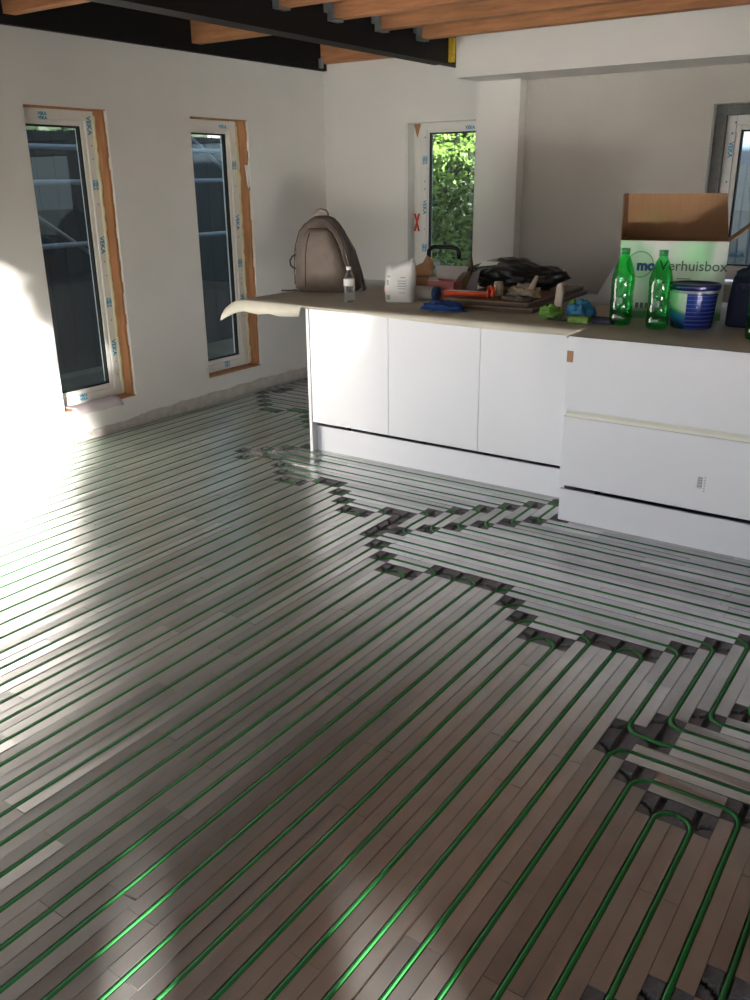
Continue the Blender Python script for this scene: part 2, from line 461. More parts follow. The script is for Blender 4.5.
# ------------------------------------------------------------------ ceiling: deck, steel beam, joists, hangers
ceil = bx('ceiling', -.3, XR+.2, YF-t, YB+.3, 2.725, 2.80, M_deck)
tag(ceil, 'dark roof boards above open wooden joists', 'ceiling', kind='structure')
XBM = 1.46
bm = BM(); box(bm, XBM-.012, XBM, YF+.01, 5.868, 2.41, 2.72); box(bm, XBM-.12, XBM+.006, YF+.01, 5.868, 2.392, 2.41); box(bm, XBM-.115, XBM-.012, YF+.01, 6.31, 2.40, 2.72)
obj('steel_beam', bm, M_black, ceil)['label'] = 'black steel beam'
bx('wall_plate', 0.003, 0.045, YF+.01, YB-.01, ZTOP, 2.72, M_black, ceil)['label'] = 'black wall plate'
bx('insulation_strip', XBM+.01, XBM+.05, 5.84, 5.868, 2.40, 2.55, M_yellow, ceil)['label'] = 'yellow insulation strip'
def joist(x0, x1, y, z0, hang):
    j = bx('joist', x0, x1, y-.04, y+.04, z0, 2.722, M_joist, ceil)
    if hang:
        bm = BM()
        box(bm, x0, x0+.045, y-.047, y-.0405, z0-.006, 2.66); box(bm, x0, x0+.045, y+.0405, y+.047, z0-.006, 2.66); box(bm, x0, x0+.045, y-.047, y+.047, z0-.010, z0-.001)
        box(bm, x0, x0+.006, y-.085, y-.047, z0+.03, 2.66); box(bm, x0, x0+.006, y+.047, y+.085, z0+.03, 2.66)
        obj('joist_hanger', bm, M_zinc, j)['label'] = 'galvanised joist hanger'
y = 5.465
while y > YF+.2:
    joist(XBM+.007, XR-.01, y, 2.50, y > 2.5); y -= .4765
for y in (6.27, 4.83, 3.385, 1.94, .5, -.95, -2.4): joist(.047, XBM-.118, y, 2.527, False)
bm = BM(); box(bm, .047, .075, 6.2, 6.23, 2.49, 2.56)
obj('joist_hanger', bm, M_zinc, ceil)

# ------------------------------------------------------------------ windows
def window(name, axis, u0, u1, z0, z1, c, label, side, prints, fw_=0.060, sash=0.030, handle=False):
    """axis 0: wall plane x const, u=y; c = inner face coordinate of frame; depth runs to the outside"""
    sgn = -1 if axis == 0 else 1
    def P(u, d, z): return (c+sgn*d, u, z) if axis == 0 else (u, c+sgn*d, z)
    def rect(bm, a0, a1, d0, d1, b0, b1):
        p, q = P(a0, d0, b0), P(a1, d1, b1)
        box(bm, min(p[0], q[0]), max(p[0], q[0]), min(p[1], q[1]), max(p[1], q[1]), b0, b1)
    def ring(bm, a0, a1, b0, b1, w, d0, d1):
        rect(bm, a0, a0+w, d0, d1, b0, b1); rect(bm, a1-w, a1, d0, d1, b0, b1)
        rect(bm, a0+w, a1-w, d0, d1, b1-w, b1); rect(bm, a0+w, a1-w, d0, d1, b0, b0+w)
    bm = BM(); ring(bm, u0, u1, z0, z1, fw_, 0, .07)
    root = obj(name, bm, M_frame, bevel=.003); tag(root, label, 'window', kind='structure')
    i0, i1, j0, j1 = u0+fw_, u1-fw_, z0+fw_, z1-fw_
    bm = BM(); ring(bm, i0, i1, j0, j1, sash, .012, .075); obj('sash', bm, M_frame, root, bevel=.003)
    g0, g1, h0, h1 = i0+sash, i1-sash, j0+sash, j1-sash
    bm = BM(); ring(bm, g0, g1, h0, h1, .011, .022, .05); obj('gasket', bm, M_gasket, root)
    bm = BM(); rect(bm, g0, g1, .034, .040, h0, h1); obj('pane', bm, M_glass, root)['label'] = 'clear glass pane'
    return root, P
def veka(root, P, axis, u, z, size, vert, s='VEKA'):
    if axis == 0: hx, hy = Vector((0, 1, 0)), Vector((0, 0, 1)); o = Vector(P(u, -.0012, z))
    else: hx, hy = Vector((1, 0, 0)), Vector((0, 0, 1)); o = Vector(P(u, -.0012, z))
    M = frame_mat(o, hx, hy) if not vert else frame_mat(o, -hy, hx) 
    text('print', s, size, M_blue_print, root, M, bold=.0014)
def stampline(root, P, axis, u, z, vert):
    veka(root, P, axis, u if not vert else u-.012, z+(.012 if not vert else 0), .026, vert, 'VEKA')
    veka(root, P, axis, u if not vert else u+.012, z-(.012 if not vert else 0), .026, vert, 'VEKA')
def dot(root, P, axis, u, z, r=.006):
    p = Vector(P(u, -.001, z)); n = 8
    bm = BM(); vsx = []
    for i in range(n):
        a = 2*math.pi*i/n
        vsx.append(bm.verts.new(p+(Vector((0, math.cos(a)*r, math.sin(a)*r)) if axis == 0 else Vector((math.cos(a)*r, 0, math.sin(a)*r)))))
    bm.faces.new(vsx); obj('print_mark', bm, M_blue_print, root)

def reveal_boards(root, u0, u1, z0, z1, sill_extra, seed):
    random.seed(seed)
    # ragged wooden lining on the far jamb, head and sill (wall thickness 0 .. -.10)
    bm = BM(); n = 26
    for i in range(n):
        a, b = z0+(z1-z0)*i/n, z0+(z1-z0)*(i+1)/n
        w = random.uniform(-.012, 0)
        box(bm, -.105, -.012+w, u1-.022, u1-.002, a, b)
    obj('reveal_board', bm, M_reveal, root)['label'] = 'bare wood reveal lining'
    bm = BM(); box(bm, -.105, -.004, u0+.002, u1-.002, z0+.001, z0+.011); obj('sill_board', bm, M_reveal, root)
    bm = BM(); box(bm, -.105, -.006, u0+.002, u1-.002, z1-.007, z1-.001); obj('head_board', bm, M_reveal, root)
    bm = BM(); z = z0+.02
    pts = []; rr = []
    while z < z1-.02:
        pts.append((-.098+random.uniform(-.004, .004), u1-.030+random.uniform(-.004, .003), z)); rr.append(random.uniform(.008, .015)); z += random.uniform(.02, .05)
    tube(bm, pts, rr, 6); obj('foam_bead', bm, M_foam, root)['label'] = 'pale yellow mounting foam'

w1, P1 = window('window_1', 0, W1[0]-.045, W1[1]-.034, W1[2]+.012, W1[3]-.008, -.10, 'tall white window beside a wall socket with paper on its sill', 1, None)
reveal_boards(w1, *W1, 0, 3)
ur = W1[1]-.034-.034; zt = W1[3]-.016-.034
stampline(w1, P1, 0, 3.62, zt, False); veka(w1, P1, 0, ur, 1.98, .046, True); stampline(w1, P1, 0, ur, 1.62, True)
veka(w1, P1, 0, ur, 1.24, .046, True); stampline(w1, P1, 0, ur, .86, True); veka(w1, P1, 0, ur, .55, .046, True); stampline(w1, P1, 0, 3.66, W1[2]+.05, False)
for z in (1.86, 1.78, 1.50, 1.13, 1.04, .74, .45, .36): dot(w1, P1, 0, ur+.004, z, .005)
w2, P2_ = window('window_2', 0, W2[0]-.045, W2[1]-.040, W2[2]+.012, W2[3]-.008, -.10, 'tall white window behind the overhanging end of the worktop', 1, None)
reveal_boards(w2, *W2, 0, 5)
ur = W2[1]-.040-.034
veka(w2, P2_, 0, 5.19, W2[3]-.05, .034, False); stampline(w2, P2_, 0, ur, 1.75, True); veka(w2, P2_, 0, ur, 1.33, .046, True)
stampline(w2, P2_, 0, ur, 1.02, True); veka(w2, P2_, 0, ur, .72, .046, True); stampline(w2, P2_, 0, 5.07, W2[2]+.05, False)
for z in (1.6, 1.22, .9, .86, .6, .5): dot(w2, P2_, 0, ur+.004, z, .005)
bm = BM(); slab(bm, [(-.02, 5.325, 1.75), (-.02, 5.363, 1.75), (-.02, 5.363, 1.60), (-.02, 5.345, 1.58)], (.008, 0, 0)); obj('wood_splinter', bm, M_plaster, w2)

w3, P3 = window('window_3', 1, W3[0]+.078, W3[1]-.02, W3[2]+.005, W3[3]-.001, YB+.10, 'white window beside the pier looking out on green trees', 1, None, .056, .016)
bx('reveal_board', W3[0]+.001, W3[0]+.016, YB+.004, YB+.17, W3[2]+.003, W3[3]-.003, M_frame, w3)
bx('jamb_strip', W3[0]+.016, W3[0]+.076, YB+.10, YB+.16, W3[2]+.003, W3[3]-.003, M_frame, w3)
bm = BM(); slab(bm, [(W3[0]+.018, YB+.098, 2.05), (W3[0]+.08, YB+.098, 2.05), (W3[0]+.05, YB+.098, 1.95)], (0, -.006, 0)); obj('wood_wedge', bm, M_reveal, w3)
bm = BM(); c = Vector((W3[0]+.05, YB+.096, 1.30))
for s in (1, -1): slab(bm, [c+Vector((-.02*s-.009, 0, -.07)), c+Vector((-.02*s+.009, 0, -.07)), c+Vector((.02*s+.009, 0, .07)), c+Vector((.02*s-.009, 0, .07))], (0, -.001*(2+s), 0))
obj('red_cross_mark', bm, M_redx, w3)['label'] = 'red sprayed cross mark'
veka(w3, P3, 1, 1.34, W3[3]-.048, .034, False); veka(w3, P3, 1, .935, 1.42, .046, True); stampline(w3, P3, 1, .935, 1.78, True); stampline(w3, P3, 1, .935, 1.10, True)
for z in (1.95, 1.62, 1.56, 1.25): dot(w3, P3, 1, .935, z, .006)

w4, P4 = window('window_4', 1, W4[0]+.070, W4[1]-.02, W4[2]+.02, W4[3]-.065, YB+.10, 'white window with grey surround above the moving box', 1, None)
bx('reveal_board', W4[0]+.001, W4[0]+.069, YB+.06, YB+.17, W4[2]+.003, W4[3]-.003, M_grayrev, w4)['label'] = 'grey membrane reveal'
bx('head_board', W4[0]+.070, W4[1]-.002, YB+.06, YB+.17, W4[3]-.065, W4[3]-.003, M_grayrev, w4)
veka(w4, P4, 1, 3.295, 1.80, .04, True); veka(w4, P4, 1, 3.42, 1.13, .04, False)
for u, z in ((3.31, 1.965), (3.40, 1.97), (3.295, 1.90), (3.295, 1.6)): dot(w4, P4, 1, u, z, .007)


# ------------------------------------------------------------------ wall socket and paper on the sill
M_cream = mat('cream_plastic', (0.62, 0.57, 0.45), 0.4)
sk = empty('wall_socket', (0, 3.305, .365)); tag(sk, 'cream plastic wall socket low on the wall beside a tall window', 'socket')
bx('cover_plate', .0005, .009, -.034, .034, -.044, .044, M_cream, sk, bevel=.003)
bx('insert', .009, .014, -.022, .022, -.026, .026, M_cream, sk, bevel=.002)
M_paper_pink = mat('pale_paper', (0.66, 0.58, 0.60), 0.8)
bm = BM(); N = 10; g = []
for i in range(N+1):
    row = []
    for j in range(5):
        yy = 3.45+.40*i/N+.01*j; d = j/4
        x = -.085+.115*d; z = .224+.004*math.sin(i*1.3+j) - (0.05*(d-.75)/.25 if d > .75 else 0)
        if d > .74: x = max(x, .004)
        row.append(bm.verts.new((x, yy, z)))
    g.append(row)
for i in range(N):
    for j in range(4): bm.faces.new((g[i][j], g[i+1][j], g[i+1][j+1], g[i][j+1]))
o = obj('paper_sheet', bm, M_paper_pink, smooth=True); md = o.modifiers.new('s', 'SOLIDIFY'); md.thickness = .0015
tag(o, 'pale pinkish paper sheet hanging over a window sill', 'paper')

# ------------------------------------------------------------------ kitchen island
M_dark = mat('dark_gap', (0.01, 0.01, 0.011), 0.8)
XI, YI, DW = 1.4704, 4.1724, 0.6
cab_labels = ['gloss white base cabinet with one door beside the white end panel', 'gloss white base cabinet with one door between two others', 'gloss white base cabinet with one door beside the drawer cabinet']
for i in range(3):
    x0 = XI+.022+DW*i if i == 0 else XI+DW*i+.0; x1 = XI+DW*(i+1)
    c = empty('base_cabinet', ((x0+x1)/2, 4.8, 0)); tag(c, cab_labels[i], 'cabinet', 'door cabinets of the kitchen island')
    ox, oy = (x0+x1)/2, 4.8
    bx('carcass', x0+.002-ox, x1-.002-ox, YI+.021-oy, 5.44-oy, .195, .903, M_carc, c)
    d = bx('door', x0+.0015-ox, x1-.0018-ox, YI-oy, YI+.019-oy, .196, .9035, M_door, c, bevel=.0012); d['label'] = 'gloss white handleless door'
    for lxx in (x0+.08, x1-.08):
        for lyy in (4.45, 5.3):
            obj('foot', lathe(BM(), [(0, 0), (.025, 0), (.025, .006), (.015, .012), (.015, .196), (0, .196)], 10, (lxx-ox, lyy-oy, 0)), M_gasket, c)
tag(bx('end_panel', XI-.002, XI+.020, YI-.004, 5.45, 0.001, .9035, M_door, bevel=.001), 'white end panel closing the overhung end of the island', 'panel')
tag(bx('plinth_board', XI+.0215, 3.262, YI+.042, YI+.058, .001, .163, M_plinth), 'white plinth board recessed under the three cabinet doors', 'plinth')
XD, YD, XD1 = 3.2759, 3.9079, 4.4759
dc = empty('drawer_cabinet', ((XD+XD1)/2, 4.6, 0)); tag(dc, 'gloss white cabinet with two wide handleless drawers', 'cabinet')
ox, oy = (XD+XD1)/2, 4.6
bm = BM(); box(bm, XD+.002-ox, XD1-.002-ox, YD+.04-oy, 5.44-oy, .195, .903); box(bm, XD+.002-ox, XD+.018-ox, YD+.032-oy, 5.44-oy, .001, .195)
obj('carcass', bm, M_carc, dc)
for lxx in (XD+.1, XD1-.1):
    for lyy in (4.2, 5.3): obj('foot', lathe(BM(), [(0, 0), (.025, 0), (.025, .006), (.015, .012), (.015, .196), (0, .196)], 10, (lxx-ox, lyy-oy, 0)), M_gasket, dc)
M_tape = mat('brown_tape', (0.36, 0.20, 0.11), 0.6)
M_label = mat('grey_print', (0.30, 0.30, 0.31), 0.6)
dl = bx('drawer', XD-ox, XD1-ox, YD-oy, YD+.02-oy, .193, .545, M_door, dc, bevel=.0012)
du = bx('drawer', XD-ox, XD1-ox, YD-oy, YD+.02-oy, .580, .934, M_door, dc, bevel=.0012)
hp = BM(); prof = [(YD+.002, .5465), (YD+.03, .5465), (YD+.03, .5785), (YD+.014, .5785), (YD+.003, .562)]
slab(hp, [(XD+.012-ox, y-oy, z) for y, z in prof], (XD1-XD-.012, 0, 0)); obj('grip_profile', hp, mat('grip_white', (.72, .73, .66), .35), dc)['label'] = 'pale grip rail between the drawers'
tp = BM(); box(tp, XD-.001-ox, XD+.030-ox, YD-.0015-oy, YD-.0002-oy, .812, .866); box(tp, XD-.0015-ox, XD-.0003-ox, YD-.0015-oy, YD+.018-oy, .812, .866)
obj('protective_tape', tp, M_tape, du)['label'] = 'brown protective tape'
lb = BM(); z = .38
for r in range(12): box(lb, 3.942-ox, 3.964-ox, YD-.0012-oy, YD-.0002-oy, .302+r*.0045, .302+r*.0045+(.0035 if r % 3 else .002))
for r in range(6): box(lb, 3.972-ox, 3.977-ox, YD-.0012-oy, YD-.0002-oy, .288+r*.013, .294+r*.013)
o = obj('barcode_sticker', lb, M_label, dl); o['label'] = 'small grey barcode sticker'; o['kind'] = 'stuff'
tag(bx('plinth_board', XD+.003, XD1, YD+.012, YD+.028, .001, .168, M_plinth), 'white plinth board under the two wide drawers', 'plinth')

ZC = .9255
wt = BM(); slab(wt, [(.985, 4.16, .904), (3.266, 4.16, .904), (3.266, 3.956, .904), (4.6, 3.956, .904), (4.6, 5.50, .904), (.985, 5.50, .904)], (0, 0, .019))
tag(obj('worktop', wt, M_worktop), 'long kitchen worktop overhanging the island end', 'worktop')
# protective sheet draped over the worktop
st = [0.845, 0.89, .93, .96, 1.0, 1.05, 1.12, 1.2, 1.28, 1.36, 1.44, 1.46, 1.5, 1.6, 1.7, 1.8, 1.9, 2.0, 2.1, 2.2, 2.3, 2.4, 2.5, 2.6, 2.7, 2.8, 2.9, 3.0, 3.1, 3.2, 3.255, 3.2551, 3.3, 3.5, 3.7, 3.9, 4.1, 4.3, 4.5, 4.62]
bm = BM(); rows = []
for i, x in enumerate(st):
    yf = 4.148 if i < 31 else 3.945
    if x < 1.455: dr = .075+.006*math.sin(x*30)
    elif x < 3.2551 and i < 31: dr = .014+.022*max(0, math.sin((x-1.75)/1.5*math.pi*.75)) if x > 1.75 else .010
    else: dr = .008
    e = max(0, (.985-x)/.12)                     # curling left end
    r = []
    for yy in (5.515, 5.2, 4.9, 4.6, 4.4, 4.25):
        z = ZC+.002+.0012*noise.noise((x*6, yy*6, 0)); z -= .03*e*e
        r.append(bm.verts.new((x if e == 0 else x+.03*e*(yy-4.25), yy, z)))
    z = ZC+.001-.045*e*e
    r.append(bm.verts.new((x-.02*e, yf+.004, z))); r.append(bm.verts.new((x-.02*e, yf-.004, z-.004)))
    r.append(bm.verts.new((x-.025*e, yf-.010-.02*e, z-dr*.5))); r.append(bm.verts.new((x-.03*e, yf-.009-.03*e, z-dr)))
    rows.append(r)
for a, b in zip(rows, rows[1:]):
    for j in range(len(a)-1):
        f = bm.faces.new((a[j], a[j+1], b[j+1], b[j])); f.smooth = True
cv = obj('cover_sheet', bm, M_cover); md = cv.modifiers.new('s', 'SOLIDIFY'); md.thickness = .002; md.offset = 1
tag(cv, 'beige protective sheet draped over the worktop edge', 'cover sheet')
ZT = ZC+.0058

# ------------------------------------------------------------------ things on the worktop
def blob(name, m, parent, rx, ry, rz, amp, freq, seed, flat=True, sub=4, loc=(0, 0, 0), power=1.0, shape=None):
    bm = BM(); bmesh.ops.create_icosphere(bm, subdivisions=sub, radius=1)
    zs = []
    for v in bm.verts:
        p = v.co.copy()
        d = 1+amp*noise.fractal(p*freq+Vector((seed*3.1, seed*1.7, seed)), 1.0, 2.0, 4)+amp*.6*abs(noise.noise(p*freq*2.2+Vector((seed, 0, seed))))
        q = Vector((p.x*rx*d, p.y*ry*d, p.z*rz*d))
        if shape: q = shape(p, q)
        v.co = q
    if flat:
        for v in bm.verts: v.co.z = max(v.co.z, -rz*.55)
        mz = min(v.co.z for v in bm.verts)
        for v in bm.verts: v.co.z -= mz
    for v in bm.verts: v.co += Vector(loc)
    return obj(name, bm, m, parent, smooth=True)

# backpack
M_pack = mat('taupe_canvas', (0.155, 0.125, 0.108), 0.85, var=0.12, scale=12, bump=0.35, bscale=14)
M_pack2 = mat('dark_webbing', (0.05, 0.043, 0.04), 0.8)
bp = empty('backpack', (1.17, 4.79, ZT), math.radians(20)); tag(bp, 'taupe canvas backpack standing upright near the worktop end', 'backpack')
lev = [(0, -.20, .21, .10), (.02, -.215, .232, .125), (.07, -.215, .228, .14), (.13, -.212, .215, .14), (.20, -.21, .195, .135), (.27, -.203, .17, .125), (.33, -.19, .145, .115), (.39, -.168, .115, .1), (.44, -.135, .08, .08), (.47, -.10, .05, .055), (.485, -.06, .01, .03)]
def pack_ring(bm, z, l, r, d, yo=0, n=32):
    out = []
    for i in range(n):
        a = 2*math.pi*i/n; c, s_ = math.cos(a), math.sin(a); e = .62
        x = (l+r)/2+(r-l)/2*math.copysign(abs(c)**e, c); y = yo+d*math.copysign(abs(s_)**e, s_)
        w = 1+.085*noise.noise((x*7, y*7, z*9))
        out.append(bm.verts.new((x*w, y*w, z+.006*noise.noise((x*14, y*10, z*8)) if z > .03 else z)))
    return out
bm = BM(); R = [pack_ring(bm, *l) for l in lev]
for a, b in zip(R, R[1:]):
    for i in range(32): bm.faces.new((a[i], a[(i+1) % 32], b[(i+1) % 32], b[i])).smooth = True
bm.faces.new(R[0][::-1]); bm.faces.new(R[-1])
obj('body', bm, M_pack, bp)
lev2 = [(.02, -.15, .16, .03), (.05, -.16, .17, .062), (.14, -.158, .165, .07), (.24, -.15, .14, .068), (.32, -.14, .105, .058), (.38, -.12, .07, .04), (.41, -.09, .03, .02)]
bm = BM(); R = [pack_ring(bm, z, l, r, d, -.09) for z, l, r, d in lev2]
for a, b in zip(R, R[1:]):
    for i in range(32): bm.faces.new((a[i], a[(i+1) % 32], b[(i+1) % 32], b[i])).smooth = True
bm.faces.new(R[0][::-1]); bm.faces.new(R[-1]); obj('front_pocket', bm, M_pack, bp)
obj('carry_handle', tube(BM(), [(-.08, 0, .468), (-.085, 0, .495), (-.07, 0, .516), (-.035, 0, .524), (0, 0, .516), (.012, 0, .495), (.01, 0, .462)], .008, 8), M_pack, bp)
obj('zipper', tube(BM(), [(-.195, -.12, .05), (-.195, -.12, .2), (-.185, -.113, .3), (-.158, -.098, .39), (-.125, -.08, .435), (-.07, -.055, .468), (.0, -.055, .468), (.06, -.075, .43), (.10, -.092, .39), (.15, -.112, .3), (.18, -.12, .2), (.2, -.12, .05)], .0035, 6), M_pack2, bp)
obj('pocket_zipper', tube(BM(), [(-.105, -.168, .04), (-.10, -.172, .14), (-.098, -.17, .24), (-.09, -.158, .32), (-.075, -.14, .38)], .003, 6), M_pack2, bp)
obj('side_strap', tube(BM(), [(-.215, .02, .24), (-.255, .01, .22), (-.268, 0, .19), (-.262, 0, .16), (-.235, 0, .14), (-.215, 0, .15)], .007, 6), M_pack2, bp)
obj('shoulder_strap', tube(BM(), [(.02, .08, .43), (.08, .15, .36), (.14, .17, .25), (.19, .16, .1), (.225, .10, .03), (.245, .05, .012), (.25, -.0, .012)], .011, 8), M_pack, bp)
obj('strap_end', tube(BM(), [(-.19, -.1, .012), (-.25, -.12, .008), (-.30, -.10, .007)], .005, 6), M_pack2, bp)

# small water bottle
M_pet = glass_mat('clear_pet', (.82, .85, .86))
M_white = mat('white_plastic', (.75, .75, .74), .4)
M_petw = mat('clear_plastic', (.75, .78, .8), .08, trans=.92, ior=1.2)
wb = empty('water_bottle', (1.645, 4.383, ZT)); tag(wb, 'small clear water bottle with white label beside the backpack', 'bottle')
obj('body', lathe(BM(), [(0, .004), (.022, .0), (.031, .004), (.033, .012), (.031, .03), (.033, .045), (.031, .06), (.033, .075), (.033, .10), (.033, .125), (.031, .14), (.024, .165), (.014, .182), (.0125, .19), (.0125, .2)], 20), M_petw, wb)
obj('label', lathe(BM(), [(.0336, .098), (.0338, .10), (.0338, .138), (.0325, .14)], 20), M_white, wb)
obj('cap', lathe(BM(), [(.0145, .193), (.015, .195), (.015, .21), (.0135, .212), (0, .212)], 16), M_white, wb)

# white paper bag, open crimped top
M_bagp = mat('white_paper_bag', (.66, .66, .66), .6, var=.05, scale=10, bump=.25, bscale=14)
M_bagprint = mat('grey_blue_print', (.30, .34, .38), .6)
pb = empty('paper_bag', (1.905, 4.56, ZT), math.radians(14)); tag(pb, 'white printed paper bag standing open on the worktop', 'paper bag')
bm = BM(); R = []
for z, hw, hd in ((0, .088, .042), (.005, .09, .045), (.08, .092, .05), (.15, .09, .045), (.20, .088, .032), (.235, .085, .018)):
    ring = []
    for i in range(24):
        a = 2*math.pi*i/24; c, s_ = math.cos(a), math.sin(a); e = .45
        x = hw*math.copysign(abs(c)**e, c); y = hd*math.copysign(abs(s_)**e, s_)
        zz = z+(0 if z < .2 else .018*(x/.085)+.012*math.sin(i*2.1)*(z/.235))
        ring.append(bm.verts.new((x+.006*noise.noise((x*20, y*20, z*18)), y+.012*noise.noise((x*15, 3, z*18)), zz)))
    R.append(ring)
for a, b in zip(R, R[1:]):
    for i in range(24): bm.faces.new((a[i], a[(i+1) % 24], b[(i+1) % 24], b[i])).smooth = True
bm.faces.new(R[0][::-1])
bb = obj('body', bm, M_bagp, pb); md = bb.modifiers.new('s', 'SOLIDIFY'); md.thickness = .0015
bm = BM()
for (x, z, w, h) in ((-.06, .03, .022, .03), (-.06, .12, .012, .03), (-.055, .155, .02, .012), (.03, .10, .06, .006), (.03, .115, .05, .006), (.03, .13, .055, .006), (.03, .085, .05, .004), (.035, .15, .03, .008), (.03, .06, .04, .004)):
    yy = -.0635 if z > .05 else -.057
    if z > .14: yy = -.060
    box(bm, x-w/2, x+w/2, yy, yy+.0008, z-h/2, z+h/2)
obj('print', bm, M_bagprint, pb)['kind'] = 'stuff'

# orange bag, roll with blue end, brown carton
M_orange = mat('orange_plastic', (.55, .16, .03), .5, bump=.3, bscale=20)
o = blob('orange_pouch', M_orange, None, .085, .06, .055, .25, 1.6, 4); o.location = (1.70, 4.84, ZT); tag(o, 'crumpled orange pouch behind the white paper bag', 'pouch')
M_brown = mat('brown_cardboard', (.30, .165, .085), .8, var=.08, scale=20)
rl = empty('paper_roll', (1.99, 4.72, ZT+.042), math.radians(4)); tag(rl, 'white wrapped roll with a blue end lying on its side', 'roll')
o = obj('wrapper', lathe(BM(), [(0, -.085), (.036, -.085), (.041, -.08), (.0415, 0), (.041, .06), (.04, .062)], 24), mat('roll_white', (.60, .58, .57), .5, var=.12, scale=18), rl); o.rotation_euler = (0, math.radians(90), 0)
o = obj('end_cap', lathe(BM(), [(.042, .058), (.0425, .06), (.0425, .083), (.035, .087), (.02, .084), (0, .084)], 24), mat('roll_blue', (.03, .10, .26), .4), rl); o.rotation_euler = (0, math.radians(90), 0)
bc = empty('brown_carton', (1.765, 5.02, ZT), math.radians(8)); tag(bc, 'small brown cardboard carton with raised flap behind the paper roll', 'carton')
bm = BM(); box(bm, -.12, .10, -.07, .07, 0, .004); box(bm, -.12, .10, -.07, -.066, .004, .10); box(bm, -.12, .10, .066, .07, .004, .10); box(bm, -.12, -.116, -.066, .066, .004, .10); box(bm, .096, .10, -.066, .066, .004, .10)
obj('body', bm, M_brown, bc)
bm = BM(); slab(bm, [(-.11, .072, .10), (.06, .072, .10), (.05, .10, .20), (.0, .10, .23), (-.03, .10, .18), (-.10, .09, .15)], (0, .004, 0)); obj('flap', bm, M_brown, bc)

# pink and white opened carton
M_pink = mat('pink_carton', (.58, .20, .20), .55, var=.12, scale=14)
M_cwhite = mat('white_carton', (.50, .47, .46), .6, var=.08, scale=16)
M_redp = mat('red_print', (.50, .05, .03), .5)
pc = empty('pink_carton', (2.045, 4.86, ZT), math.radians(3)); tag(pc, 'small pink carton with white lid flaps folded open', 'carton')
bm = BM(); box(bm, -.088, .088, -.06, .06, 0, .003); box(bm, -.088, .088, -.06, -.057, .003, .108); box(bm, -.088, .088, .057, .06, .003, .108); box(bm, -.088, -.085, -.057, .057, .003, .108); box(bm, .085, .088, -.057, .057, .003, .108)
obj('body', bm, M_pink, pc)
bm = BM(); box(bm, -.089, .03, -.0615, -.0603, .046, .062); obj('red_band', bm, M_redp, pc)
bm = BM(); box(bm, -.03, .05, -.0615, -.0603, .036, .056); obj('print_panel', bm, M_cwhite, pc)
bm = BM(); slab(bm, [(-.088, .058, .108), (.088, .058, .108), (.115, .10, .185), (-.115, .10, .185)], (0, .003, .002)); obj('lid_flap', bm, M_cwhite, pc)
bm = BM(); slab(bm, [(.088, -.058, .108), (.088, .058, .108), (.135, .06, .165), (.135, -.04, .165)], (.002, 0, -.002)); obj('side_flap', bm, M_cwhite, pc)
bm = BM(); slab(bm, [(-.088, -.059, .108), (-.01, -.059, .108), (-.03, -.075, .135), (-.075, -.075, .13)], (0, -.002, 0)); obj('front_flap', bm, M_cwhite, pc)

# khaki pouch standing upright behind the carton
M_khaki = mat('khaki_paper', (.11, .105, .055), .7, bump=.3, bscale=12)
kp = BM(); slab(kp, [(0, 0, 0), (.12, .01, 0), (.125, .015, .10), (.115, .02, .19), (.10, .02, .26), (.085, .02, .20), (.03, .012, .11)], (0, .03, 0))
o = obj('khaki_pouch', kp, M_khaki, bevel=.006); o.location = (1.995, 5.06, ZT); tag(o, 'dark khaki pointed pouch standing behind the pink carton', 'pouch')

# black kitchen tap
M_blackm = mat('matt_black_metal', (.012, .012, .013), .35, spec=.5)
tp_ = empty('kitchen_tap', (1.585, 5.42, ZT)); tag(tp_, 'matt black kitchen tap with square spout in front of the back window', 'tap')
obj('base', lathe(BM(), [(0, 0), (.027, 0), (.027, .008), (.018, .012), (0, .012)], 20), M_blackm, tp_)
obj('spout', tube(BM(), [(0, 0, .01), (0, 0, .2), (.003, 0, .235), (.02, 0, .255), (.05, 0, .262), (.19, 0, .262), (.222, 0, .255), (.24, 0, .235), (.242, 0, .19)], .016, 12), M_blackm, tp_)
obj('lever', tube(BM(), [(0, -.015, .06), (.0, -.05, .07), (0, -.075, .085)], .006, 8), M_blackm, tp_)

# wooden boards under the clutter
M_board = mat('dark_plank', (.20, .125, .075), .6, var=.25, scale=5, stretch=(6, 1, 6))
M_boarde = mat('dark_plank_edge', (.075, .055, .04), .7)
def plank(name, x0, x1, y0, y1, z, h, rz, label):
    c = empty(name, (x1, y0, z), math.radians(rz)); tag(c, label, 'board', 'wooden boards on the worktop')
    bx('top_face', x0-x1, 0, 0, y1-y0, h*.72, h, M_board, c); bx('core', x0-x1+.002, -.002, .002, y1-y0-.002, 0, h*.72, M_boarde, c)
plank('wooden_board', 2.26, 2.815, 4.50, 5.48, ZT, .026, 4, 'dark wooden board lying flat, lower of two')
plank('wooden_board', 2.24, 2.775, 4.53, 5.46, ZT+.0265, .024, 3, 'dark wooden board lying flat, upper of two')
ZB = ZT+.051

# black plastic sack
M_sack = mat('black_film', (.014, .014, .015), .34, bump=.6, bscale=9, spec=.5)
def sackshape(p, q):
    t = max(0, p.x)
    q.z *= 1-.55*t**1.5; q.y *= 1-.6*t**2; q.z += .07*t*t*.5
    return q
sk_ = empty('plastic_sack', (2.41, 5.17, ZB), math.radians(-4)); tag(sk_, 'crumpled black plastic sack lying on the boards', 'sack')
blob('body', M_sack, sk_, .29, .17, .112, .26, 1.2, 2, sub=5, shape=sackshape)
obj('tied_end', tube(BM(), [(.24, -.02, .075), (.29, -.03, .088), (.325, -.035, .094), (.345, -.04, .09)], [.045, .036, .034, .014], 10), M_sack, sk_)
